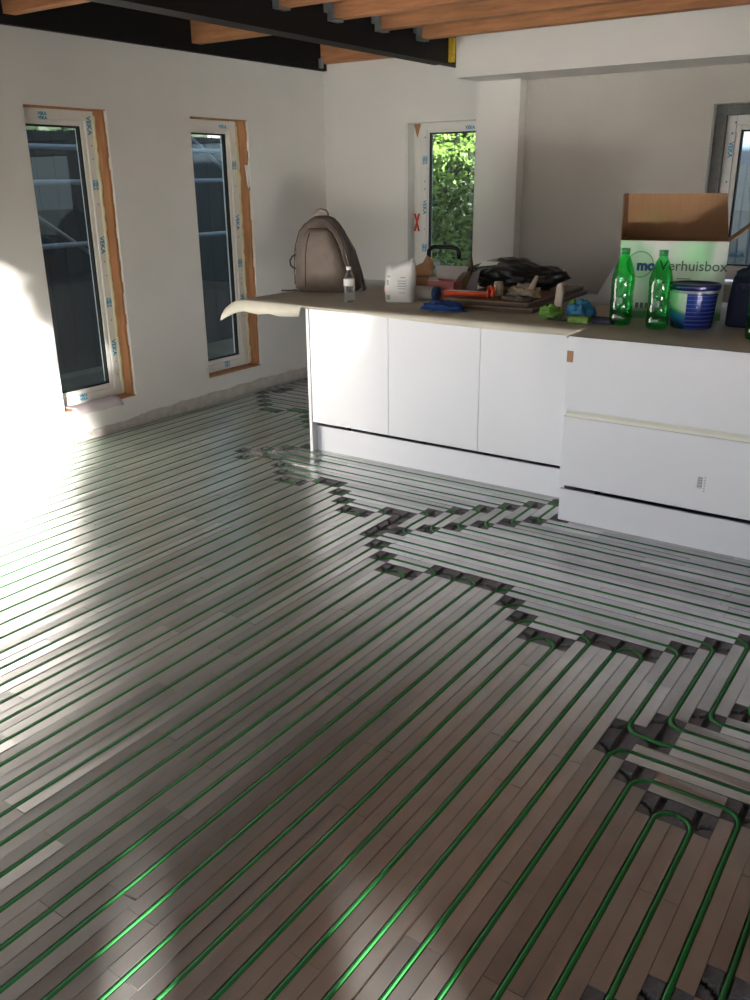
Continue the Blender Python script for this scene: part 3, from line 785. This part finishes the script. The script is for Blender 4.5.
# grey carton panel leaning on the sack
M_lilac = mat('grey_card', (.36, .345, .37), .6)
gp = BM(); slab(gp, [(0, 0, 0), (.07, -.03, 0), (.11, -.05, .16), (.12, -.05, .175), (.045, -.01, .15), (-.02, .03, .05)], (.004, .006, 0))
o = obj('card_panel', gp, M_lilac); o.location = (2.125, 5.0, ZT); tag(o, 'grey cardboard panel leaning against the black sack', 'card')
gp = BM(); slab(gp, [(0, 0, 0), (.12, .02, .015), (.13, .03, .03), (.02, .03, .03)], (0, .003, .002))
o = obj('white_paper_scrap', gp, M_white); o.location = (2.20, 5.0, ZB+.135); tag(o, 'small white paper scrap on top of the black sack', 'paper')

# caulking gun and things on it
M_redt = mat('red_tool', (.62, .07, .02), .45)
cg = empty('caulking_gun', (2.335, 4.60, ZB+.003), math.radians(3)); tag(cg, 'red caulking gun frame lying in front of the pink carton', 'tool')
bm = BM(); R = []
for x in (-.13, .15):
    R.append([bm.verts.new((x, .028*math.cos(a), .030-.028*math.sin(a))) for a in [math.pi*i/8 for i in range(9)]])
for i in range(8): bm.faces.new((R[0][i], R[1][i], R[1][i+1], R[0][i+1]))
o = obj('cradle', bm, M_redt, cg, smooth=True); md = o.modifiers.new('s', 'SOLIDIFY'); md.thickness = .003
bm = BM(); box(bm, .15, .156, -.03, .03, 0, .07); obj('end_plate', bm, M_redt, cg, bevel=.003)
obj('grip', tube(BM(), [(.155, 0, .05), (.18, -.01, .055), (.185, -.02, .03), (.182, -.03, .01)], [.014, .014, .012, .011], 8), M_redt, cg)
obj('plunger_rod', tube(BM(), [(-.12, 0, .032), (.15, 0, .032)], .004, 6), M_zinc, cg)
ck = empty('cutter_knife', (2.40, 4.66, ZB+.001), math.radians(3)); tag(ck, 'blue cutter knife resting on the red tool', 'knife')
bm = BM(); box(bm, -.03, .085, -.012, .012, 0, .020); obj('handle', bm, mat('blue_handle', (.02, .06, .22), .4), ck, bevel=.004)
bm = BM(); box(bm, -.085, -.03, -.008, .008, .004, .014); obj('blade_guard', bm, M_zinc, ck)
tr = empty('tape_roll', (2.50, 4.70, ZB+.001), math.radians(35)); tag(tr, 'beige tape roll with white core standing on the boards', 'tape')
o = obj('tape', lathe(BM(), [(.024, -.022), (.044, -.022), (.045, 0), (.044, .022), (.024, .022), (.024, -.022)], 24), mat('tape_beige', (.34, .29, .23), .5), tr); o.location = (0, 0, .045); o.rotation_euler = (0, math.radians(90), 0)
o = obj('core', lathe(BM(), [(.020, -.023), (.0238, -.023), (.0238, .023), (.020, .023), (.020, -.023)], 24), M_white, tr); o.location = (0, 0, .045); o.rotation_euler = (0, math.radians(90), 0)

# cloths
M_bluec = mat('blue_cloth', (.015, .055, .22), .85, bump=.4, bscale=30)
o = blob('blue_cloth', M_bluec, None, .12, .05, .028, .42, 2.0, 9, sub=4); o.location = (2.325, 4.365, ZT); o.rotation_euler = (0, 0, math.radians(6)); tag(o, 'crumpled dark blue cloth at the front of the worktop', 'cloth')
M_beige = mat('beige_leather', (.46, .385, .29), .8, bump=.4, bscale=16)
o = blob('work_glove', M_beige, None, .085, .065, .042, .55, 2.2, 12, sub=4); o.location = (2.63, 4.77, ZB+.001); o.rotation_euler = (0, 0, math.radians(-12)); tag(o, 'crumpled beige work glove lying on the wooden boards', 'glove')
gl = BM(); tube(gl, [(0, 0, .02), (.03, -.01, .06), (.055, -.015, .105)], [.02, .016, .010], 8)
o2 = obj('glove_finger', gl, M_beige, o); o2.location = (.045, 0, .02)
gl = BM(); tube(gl, [(0, 0, .04), (.06, -.03, .025), (.11, -.05, .012)], [.02, .018, .013], 8)
obj('glove_finger', gl, M_beige, o)
M_rag = mat('grey_speckled_rag', (.12, .105, .085), .9, var=.6, scale=60, bump=.5, bscale=40)
o = blob('speckled_rag', M_rag, None, .085, .045, .016, .4, 3, 21, sub=4); o.location = (2.665, 4.62, ZB); tag(o, 'flat dark speckled rag in front of the beige glove', 'rag')
wd = BM(); slab(wd, [(-.024, 0, 0), (.024, 0, 0), (.027, .012, .12), (.016, .015, .178), (-.012, .015, .165)], (0, .02, 0))
o = obj('wooden_wedge', wd, mat('pale_wood', (.47, .39, .33), .7, var=.1, scale=8, stretch=(6, 6, 1)), bevel=.003); o.location = (2.955, 4.50, ZT); tag(o, 'pale wooden wedge standing upright behind the green cloth', 'wedge')
M_greenc = mat('lime_cloth', (.17, .36, .07), .9, bump=.4, bscale=40)
o = blob('green_cloth', M_greenc, None, .055, .045, .042, .5, 2.4, 31, sub=4); o.location = (2.965, 4.40, ZT); tag(o, 'crumpled lime green cloth beside the blue cloth', 'cloth')
o = blob('green_cloth', M_greenc, None, .025, .025, .055, .4, 2.4, 33, sub=3); o.location = (3.03, 4.545, ZT); tag(o, 'small peaked lime green cloth behind the light blue cloth', 'cloth')
M_bluel = mat('light_blue_cloth', (.04, .20, .38), .9, bump=.4, bscale=30)
def peak(p, q): q.x *= 1-.45*max(0, p.z); q.y *= 1-.45*max(0, p.z); return q
o = blob('light_blue_cloth', M_bluel, None, .072, .05, .062, .42, 2.1, 41, sub=4, shape=peak); o.location = (3.12, 4.445, ZT); tag(o, 'crumpled light blue cloth heaped behind the green sponge', 'cloth')
sp = empty('sponge', (3.155, 4.335, ZT), math.radians(4)); tag(sp, 'lime green cleaning sponge lying flat at the worktop front', 'sponge')
bx('foam', -.055, .055, -.03, .03, .001, .026, mat('lime_sponge', (.27, .46, .12), .95, bump=.6, bscale=160), sp, bevel=.005)
bx('scourer', -.055, .055, -.03, .03, .0265, .034, mat('green_scourer', (.20, .36, .08), .95, bump=.6, bscale=160), sp, bevel=.002)
pn = BM(); tube(pn, [(-.06, 0, .006), (.05, .004, .006), (.065, .005, .006)], [.006, .006, .002], 8)
o = obj('marker_pen', pn, M_blackm); o.location = (3.035, 4.335, ZT); tag(o, 'thin black pen lying beside the sponge', 'pen')
ty = empty('sanding_block', (3.268, 4.375, ZT), math.radians(2)); tag(ty, 'dark slate blue flat block beside the green bottle', 'block')
bx('body', -.052, .052, -.03, .03, 0, .022, mat('slate_blue', (.055, .06, .095), .7), ty, bevel=.004); bx('pad', -.052, .052, -.03, .03, .0222, .03, mat('slate_dark', (.035, .038, .06), .9), ty, bevel=.002)
# folded white sheet standing like a tent
tn = empty('folded_sheet', (3.03, 5.12, ZT), math.radians(-10)); tag(tn, 'folded white translucent sheet standing like a tent on the worktop', 'sheet')
M_tent = mat('milky_sheet', (.52, .52, .53), .5, trans=.15)
bm = BM(); slab(bm, [(-.10, -.03, 0), (.085, -.05, 0), (.04, 0, .20), (.0, .005, .205)], (0, .002, .0)); obj('front_leaf', bm, M_tent, tn)
bm = BM(); slab(bm, [(-.06, .10, 0), (.12, .07, 0), (.045, .003, .20), (.0, .008, .205)], (0, .002, .0)); obj('back_leaf', bm, M_tent, tn)

# green soda bottles
def green_glass():
    return mat('green_pet', (.02, .62, .14), .06, trans=.85, ior=1.18, spec=.5)
M_gpet = glass_mat('green_pet', (.22, .80, .36), .04, 1.6); M_gcap = mat('green_cap', (.03, .30, .09), .4)
prof = [(0, .012), (.018, .004), (.030, 0), (.040, .004), (.043, .02), (.0435, .045), (.041, .055), (.0435, .065), (.044, .12), (.042, .13), (.0425, .17), (.044, .18), (.0445, .225), (.042, .25), (.035, .285), (.025, .32), (.016, .342), (.0135, .35), (.0135, .362)]
def soda(loc, label, rz):
    c = empty('soda_bottle', loc, rz); tag(c, label, 'bottle', 'green plastic soda bottles')
    c.scale = (1.3, 1.3, 1.0) if False else (1.28, 1.28, 1.0)
    obj('body', lathe(BM(), prof, 28), M_gpet, c); obj('cap', lathe(BM(), [(.0135, .352), (.0165, .354), (.0168, .372), (.015, .375), (0, .375)], 20), M_gcap, c)
    obj('neck_ring', lathe(BM(), [(.0135, .346), (.018, .347), (.018, .3505), (.0135, .3515)], 20), M_gcap, c)
    return c
soda((3.352, 4.385, ZT), 'empty green plastic bottle beside the dark blue block', 0)
soda((3.548, 4.36, ZT), 'empty green plastic bottle beside the blue bucket', 1)
soda((4.035, 4.285, ZT), 'empty green plastic bottle in front of the navy tool bag', 2)

# bucket
def bucket_mat():
    m = bpy.data.materials.new('bucket_print'); m.use_nodes = True; nt = m.node_tree; b = nt.nodes['Principled BSDF']; L = nt.links
    b.inputs['Roughness'].default_value = .25
    tc = nt.nodes.new('ShaderNodeTexCoord'); sx = nt.nodes.new('ShaderNodeSeparateXYZ'); L.new(tc.outputs['Object'], sx.inputs[0])
    wv = nt.nodes.new('ShaderNodeMath'); wv.operation = 'MULTIPLY'; wv.inputs[1].default_value = 320; L.new(sx.outputs['Z'], wv.inputs[0])
    sn = nt.nodes.new('ShaderNodeMath'); sn.operation = 'SINE'; L.new(wv.outputs[0], sn.inputs[0])
    r1 = nt.nodes.new('ShaderNodeValToRGB'); r1.color_ramp.interpolation = 'CONSTANT'
    r1.color_ramp.elements[0].color = (.012, .03, .30, 1); r1.color_ramp.elements[1].position = .75; r1.color_ramp.elements[1].color = (.10, .16, .50, 1); L.new(sn.outputs[0], r1.inputs[0])
    # left field: white above, blue wave below
    ad = nt.nodes.new('ShaderNodeMath'); ad.operation = 'MULTIPLY_ADD'; ad.inputs[1].default_value = .35; L.new(sx.outputs['X'], ad.inputs[0]); L.new(sx.outputs['Z'], ad.inputs[2])
    r2 = nt.nodes.new('ShaderNodeValToRGB'); e = r2.color_ramp.elements; e[0].position = .0; e[0].color = (.01, .02, .07, 1); e[1].position = .025; e[1].color = (.03, .12, .42, 1)
    for p, c in ((.055, (.06, .25, .55, 1)), (.062, (.35, .42, .2, 1)), (.075, (.62, .66, .66, 1)), (.12, (.70, .72, .68, 1))):
        q = e.new(p); q.color = c
    L.new(ad.outputs[0], r2.inputs[0])
    gt = nt.nodes.new('ShaderNodeMath'); gt.operation = 'GREATER_THAN'; gt.inputs[1].default_value = -.04; L.new(sx.outputs['X'], gt.inputs[0])
    mx = nt.nodes.new('ShaderNodeMix'); mx.data_type = 'RGBA'; L.new(gt.outputs[0], mx.inputs[0]); L.new(r2.outputs[0], mx.inputs[6]); L.new(r1.outputs[0], mx.inputs[7])
    L.new(mx.outputs[2], b.inputs['Base Color']); return m
bk = empty('bucket', (3.675, 4.50, ZT), math.radians(20)); tag(bk, 'white and blue printed plastic bucket with dark blue lid', 'bucket')
M_navy = mat('navy_plastic', (.012, .015, .13), .3)
obj('body', lathe(BM(), [(0, .004), (.095, .0), (.1, .004), (.104, .06), (.109, .13), (.113, .175)], 40), bucket_mat(), bk)
obj('rim', lathe(BM(), [(.113, .172), (.117, .176), (.118, .185), (.115, .19)], 40), mat('rim_white', (.4, .42, .5), .4), bk)
obj('lid', lathe(BM(), [(.118, .186), (.1225, .19), (.1235, .208), (.121, .213), (.112, .214), (.110, .208), (0, .206)], 40), M_navy, bk)
hb = BM(); tube(hb, [(.12*math.cos(a), .12*math.sin(a), .183-.05*math.sin((a+2.6)/2.1*math.pi) if False else .178-.055*math.sin(a)) for a in [math.pi*i/16 for i in range(17)]], .0022, 6); obj('wire_handle', hb, M_zinc, bk)

# moving box
def boxprint():
    m = bpy.data.materials.new('green_white_print'); m.use_nodes = True; nt = m.node_tree; b = nt.nodes['Principled BSDF']; L = nt.links
    b.inputs['Roughness'].default_value = .45
    tc = nt.nodes.new('ShaderNodeTexCoord'); mp = nt.nodes.new('ShaderNodeMapping'); mp.inputs['Scale'].default_value = (7, 1, 2.2); L.new(tc.outputs['Object'], mp.inputs[0])
    n = nt.nodes.new('ShaderNodeTexNoise'); n.inputs['Scale'].default_value = 1.0; n.inputs['Detail'].default_value = 1; L.new(mp.outputs[0], n.inputs['Vector'])
    r = nt.nodes.new('ShaderNodeValToRGB'); e = r.color_ramp.elements; e[0].position = .30; e[0].color = (.24, .50, .31, 1); e[1].position = .48; e[1].color = (.66, .70, .66, 1)
    L.new(n.outputs['Fac'], r.inputs[0])
    sx = nt.nodes.new('ShaderNodeSeparateXYZ'); L.new(tc.outputs['Object'], sx.inputs[0])
    rr = nt.nodes.new('ShaderNodeValToRGB'); q = rr.color_ramp.elements; q[0].position = .03; q[0].color = (.10, .30, .12, 1); q[1].position = .07; q[1].color = (1, 1, 1, 1); L.new(sx.outputs['Z'], rr.inputs[0])
    mu = nt.nodes.new('ShaderNodeMix'); mu.data_type = 'RGBA'; mu.blend_type = 'MULTIPLY'; mu.inputs[0].default_value = 1; L.new(r.outputs[0], mu.inputs[6]); L.new(rr.outputs[0], mu.inputs[7])
    L.new(mu.outputs[2], b.inputs['Base Color']); return m
M_bprint = boxprint(); M_card = mat('kraft_cardboard', (.36, .195, .10), .8, var=.06, scale=6, stretch=(30, 1, 1))
M_grey_ink = mat('dark_grey_ink', (.09, .12, .12), .6); M_navy_ink = mat('navy_ink', (.02, .06, .20), .6); M_green_ink = mat('green_ink', (.10, .34, .12), .6); M_mint = mat('mint_ink', (.36, .52, .40), .6)
mb = empty('moving_box', (3.491, 4.705, ZT), math.radians(14)); tag(mb, 'open white and green printed moving box with raised brown flaps', 'moving box')
BW, BD, BH, T = .266, .36, .395, .005
bm = BM(); box(bm, -BW, BW, 0, T, 0, BH); o = obj('front_panel', bm, M_bprint, mb)
bm = BM(); box(bm, -BW, -BW+T, T, BD, 0, BH); box(bm, BW-T, BW, T, BD, 0, BH); box(bm, -BW+T, BW-T, BD-T, BD, 0, BH); box(bm, -BW+T, BW-T, T, BD-T, 0, T); obj('body', bm, M_card, mb)
bm = BM(); slab(bm, [(-BW-.0, BD-T, BH), (BW-.004, BD-T, BH), (BW-.035, BD+.03, BH+.225), (-BW-.018, BD+.03, BH+.225)], (0, T, 0)); obj('flap', bm, M_card, mb)
bm = BM(); slab(bm, [(-BW, .01, BH), (-BW, BD-.01, BH), (-BW-.015, BD+.02, BH+.228), (-BW-.015, .03+.10, BH+.228)], (-T, 0, 0)); obj('flap', bm, M_card, mb)
bm = BM(); slab(bm, [(BW, .01, BH), (BW, BD-.01, BH), (BW+.19, BD-.02, BH+.155), (BW+.19, .03, BH+.155)], (T*.6, 0, -T*.8)); obj('flap', bm, M_card, mb)
def onbox(x, z, d=.0012): return frame_mat((x, -d, z), (1, 0, 0), (0, 0, 1))
text('lettering', 'Verhuisbox', .072, M_grey_ink, mb, onbox(.105, .270), bold=.0004)
text('logo_lettering', 'mo', .07, M_navy_ink, mb, onbox(-.128, .268, .0024), bold=.004)
bm = BM()
def ringz(bm, r0, r1, y, cx, cz, n=40):
    a = [bm.verts.new((cx+r0*math.cos(2*math.pi*i/n), y, cz+r0*math.sin(2*math.pi*i/n))) for i in range(n)]
    b = [bm.verts.new((cx+r1*math.cos(2*math.pi*i/n), y, cz+r1*math.sin(2*math.pi*i/n))) for i in range(n)]
    for i in range(n): bm.faces.new((a[i], a[(i+1) % n], b[(i+1) % n], b[i]))
ringz(bm, .062, .068, -.0012, -.158, .275); obj('logo_ring', bm, M_green_ink, mb)
bm = BM(); ringz(bm, .001, .061, -.0010, -.158, .275); obj('logo_disc', bm, M_mint, mb)
bm = BM()
for i in range(5): box(bm, -.165+i*.024, -.148+i*.024, -.0012, 0, .05, .078)
box(bm, -.17, -.05, -.0012, 0, .045, .047); box(bm, -.06, .0, -.0012, 0, .185, .19); box(bm, .03, .10, -.0012, 0, .205, .209)
obj('small_print', bm, M_grey_ink, mb)['kind'] = 'stuff'

# navy tool bag
M_bag = mat('navy_nylon', (.014, .020, .055), .75, bump=.3, bscale=50)
tb = empty('tool_bag', (3.965, 4.70, ZT), math.radians(6)); tag(tb, 'navy nylon tool bag with an orange letter beside the moving box', 'bag')
bm = BM(); R = []
for z, hw, hd in ((0, .16, .10), (.015, .165, .105), (.12, .162, .10), (.21, .155, .085), (.235, .15, .06)):
    ring = []
    for i in range(28):
        a = 2*math.pi*i/28; c, s_ = math.cos(a), math.sin(a); e = .35
        ring.append(bm.verts.new((hw*math.copysign(abs(c)**e, c)+.004*noise.noise((i, z*9, 0)), hd*math.copysign(abs(s_)**e, s_), z)))
    R.append(ring)
for a, b in zip(R, R[1:]):
    for i in range(28): bm.faces.new((a[i], a[(i+1) % 28], b[(i+1) % 28], b[i])).smooth = True
bm.faces.new(R[0][::-1]); bm.faces.new(R[-1]); obj('body', bm, M_bag, tb)
blob('top_flap', M_bag, tb, .14, .06, .045, .3, 2, 5, loc=(0, 0, .225), sub=3)
obj('carry_handle', tube(BM(), [(-.10, 0, .24), (-.09, 0, .29), (-.05, 0, .31), (.05, 0, .31), (.09, 0, .29), (.10, 0, .24)], .008, 8), M_bag, tb)
M_orange_ink = mat('orange_ink', (.42, .20, .02), .6)
text('letter', 'F', .12, M_orange_ink, tb, frame_mat((-.035, -.1075, .10), (1, 0, 0), (0, 0, 1)), bold=.003)

# ------------------------------------------------------------------ outside
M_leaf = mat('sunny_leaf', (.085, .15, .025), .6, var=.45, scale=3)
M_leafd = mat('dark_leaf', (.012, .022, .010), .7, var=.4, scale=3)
M_trunk = mat('bark', (.07, .05, .035), .9)
M_lawn = mat('lawn', (.075, .075, .06), .95, var=.3, scale=2)
gr = bx('ground', -40, 50, -40, 50, -.30, -.16, M_lawn); tag(gr, 'dull brown trodden ground around the house', 'ground', kind='structure')
def tree(name, c, h, rx, rz, n, m, label, seed, leaf=.09, gaps=.0):
    random.seed(seed); root = empty(name, (c[0], c[1], -.16)); tag(root, label, 'tree', 'garden trees outside the windows')
    v, f = [], []
    for i in range(n):
        d = Vector((random.gauss(0, 1), random.gauss(0, 1), random.gauss(0, 1))).normalized()*(random.random()**.4)
        p = Vector((d.x*rx, d.y*rx, h-rz+d.z*rz))
        if noise.noise(p*1.3+Vector((seed, 0, 0))) < gaps-.25: continue
        a = Vector((random.gauss(0, 1), random.gauss(0, 1), random.gauss(0, 1))).normalized(); b = a.orthogonal().normalized(); l = leaf*random.uniform(.6, 1.3)
        k0 = len(v); v += [p-a*l, p+b*l*.45, p+a*l, p-b*l*.45]; f.append((k0, k0+1, k0+2, k0+3))
    obj('foliage', (v, f), m, root)['kind'] = 'stuff'
    obj('trunk', tube(BM(), [(0, 0, 0), (.05, .03, h*.4), (0, 0, h-rz*.6)], [.14, .11, .05], 8), M_trunk, root)
tree('garden_tree', (-2.6, 11.5), 5.2, 1.9, 2.6, 26000, M_leaf, 'sunlit leafy tree seen through the window beside the pier', 3, .055, .14)
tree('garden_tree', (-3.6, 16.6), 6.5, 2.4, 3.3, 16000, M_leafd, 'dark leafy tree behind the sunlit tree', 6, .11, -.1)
def hedge(name, x0, x1, y0, y1, h, n, m, label, seed):
    random.seed(seed); root = empty(name, ((x0+x1)/2, (y0+y1)/2, -.16)); tag(root, label, 'hedge')
    v, f = [], []; cx, cy = (x0+x1)/2, (y0+y1)/2
    for i in range(n):
        p = Vector((random.uniform(x0, x1)-cx, random.uniform(y0, y1)-cy, random.uniform(0, h)))
        a = Vector((random.gauss(0, 1), random.gauss(0, 1), random.gauss(0, 1))).normalized(); b = a.orthogonal().normalized(); l = random.uniform(.08, .17)
        k0 = len(v); v += [p-a*l, p+b*l*.6, p+a*l, p-b*l*.6]; f.append((k0, k0+1, k0+2, k0+3))
    o = obj('foliage', (v, f), m, root); o['kind'] = 'stuff'
    bx('core', x0-cx+.15, x1-cx-.15, y0-cy+.15, y1-cy-.15, 0, h-.2, M_leafd, root)
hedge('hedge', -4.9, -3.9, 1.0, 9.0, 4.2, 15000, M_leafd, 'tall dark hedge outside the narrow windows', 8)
# scaffold outside the left wall
M_scaf = mat('scaffold_tube', (.20, .23, .28), .6, metal=.2)
sc2 = empty('scaffold', (-1.1, 5, -.16)); tag(sc2, 'grey scaffold of tubes and rails outside the narrow windows', 'scaffold')
for yy in (-2.2, .35, 2.55):
    for xx in (0, -.75): obj('upright', tube(BM(), [(xx, yy, 0), (xx, yy, 4.5)], .024, 8), M_scaf, sc2)
for zz in (1.34, 1.80, 2.05, 3.05):
    obj('rail', tube(BM(), [(0, -2.6, zz), (0, 2.7, zz)], .02, 8), M_scaf, sc2)
for yy in (-2.2, .35): obj('brace', tube(BM(), [(-.03, yy, 2.5), (-.03, yy+2.1, 1.1)], .016, 8), M_scaf, sc2)
for zz in (2.75,): obj('deck_board', box(BM(), -.72, -.05, -2.5, 2.6, zz, zz+.04), mat('deck_wood', (.08, .07, .06), .8), sc2)
# pale slatted fence and shed behind the right window
M_fence = mat('pale_fence', (.17, .18, .18), .7); M_shed = mat('blue_grey_boards', (.10, .14, .20), .7)
fe = empty('slat_fence', (2.6, 9.4, -.16)); tag(fe, 'pale vertical slat fence outside the window above the moving box', 'fence')
base_me = None
for i in range(40):
    if base_me is None:
        o = obj('slat', box(BM(), -.045, .045, -.012, .012, 0, 1.9), M_fence, fe); base_me = o.data
    else:
        o = bpy.data.objects.new('slat', base_me); link(o); o.parent = fe
    o.location = (-2.0+.11*i, 0, 0)
for zz in (.4, 1.5): obj('fence_rail', box(BM(), -2.1, 2.4, .014, .05, zz, zz+.08), M_fence, fe)
sh = empty('garden_shed', (3.9, 11.4, -.16)); tag(sh, 'blue grey garden shed behind the slat fence', 'shed')
bx('wall', -2.6, 2.6, -.8, .8, 0, 2.6, M_shed, sh)
obj('roof', slab(BM(), [(-2.8, -1.0, 2.55), (2.8, -1.0, 2.55), (2.8, 1.0, 3.1), (-2.8, 1.0, 3.1)], (0, 0, .08)), mat('roof_felt', (.05, .05, .055), .9), sh)

# charcoal board fence close outside the narrow windows
M_char = mat('charcoal_boards', (.018, .019, .022), .7)
cf = empty('board_fence', (-2.6, 5.5, -.16)); tag(cf, 'dark charcoal board fence behind the scaffold', 'fence')
base_me = None
for i in range(38):
    if base_me is None: o = obj('board', box(BM(), -.012, .012, -.098, .098, 0, 2.25), M_char, cf); base_me = o.data
    else: o = bpy.data.objects.new('board', base_me); link(o); o.parent = cf
    o.location = (0, -3.7+.2*i, 0)
for zz in (.4, 1.9): obj('fence_rail', box(BM(), -.06, -.013, -3.8, 3.8, zz, zz+.08), M_char, cf)
# unseen leaf screen added off the front window to break up the low sun
random.seed(77); v, f = [], []
sun_screen = empty('garden_tree', (11.7, -7.8, -.16)); tag(sun_screen, 'added unseen leaf screen breaking up the low sun outside the front window', 'tree', 'garden trees outside the windows')
for i in range(5200):
    x = random.uniform(4.6, 7.5); z = random.uniform(1.0, 3.0)
    edge = (x-(6.74-(z-1.03)*.34))/.45; top = (z-2.7)/.3
    if max(edge, top) < random.uniform(-1, 1): continue
    d = 5.0+random.uniform(-.35, .35)
    p = Vector((x+d-11.7, -2.8-d+7.8, z+SUN_M*d+.16))
    a = Vector((random.gauss(0, 1), random.gauss(0, 1), random.gauss(0, 1))).normalized(); b = a.orthogonal().normalized(); l = random.uniform(.08, .13)
    k0 = len(v); v += [p-a*l, p+b*l*.6, p+a*l, p-b*l*.6]; f.append((k0, k0+1, k0+2, k0+3))
obj('foliage', (v, f), M_leafd, sun_screen)['kind'] = 'stuff'
obj('trunk', tube(BM(), [(0, 0, 0), (.05, .03, 1.6), (0, 0, 3.0)], [.12, .1, .05], 8), M_trunk, sun_screen)
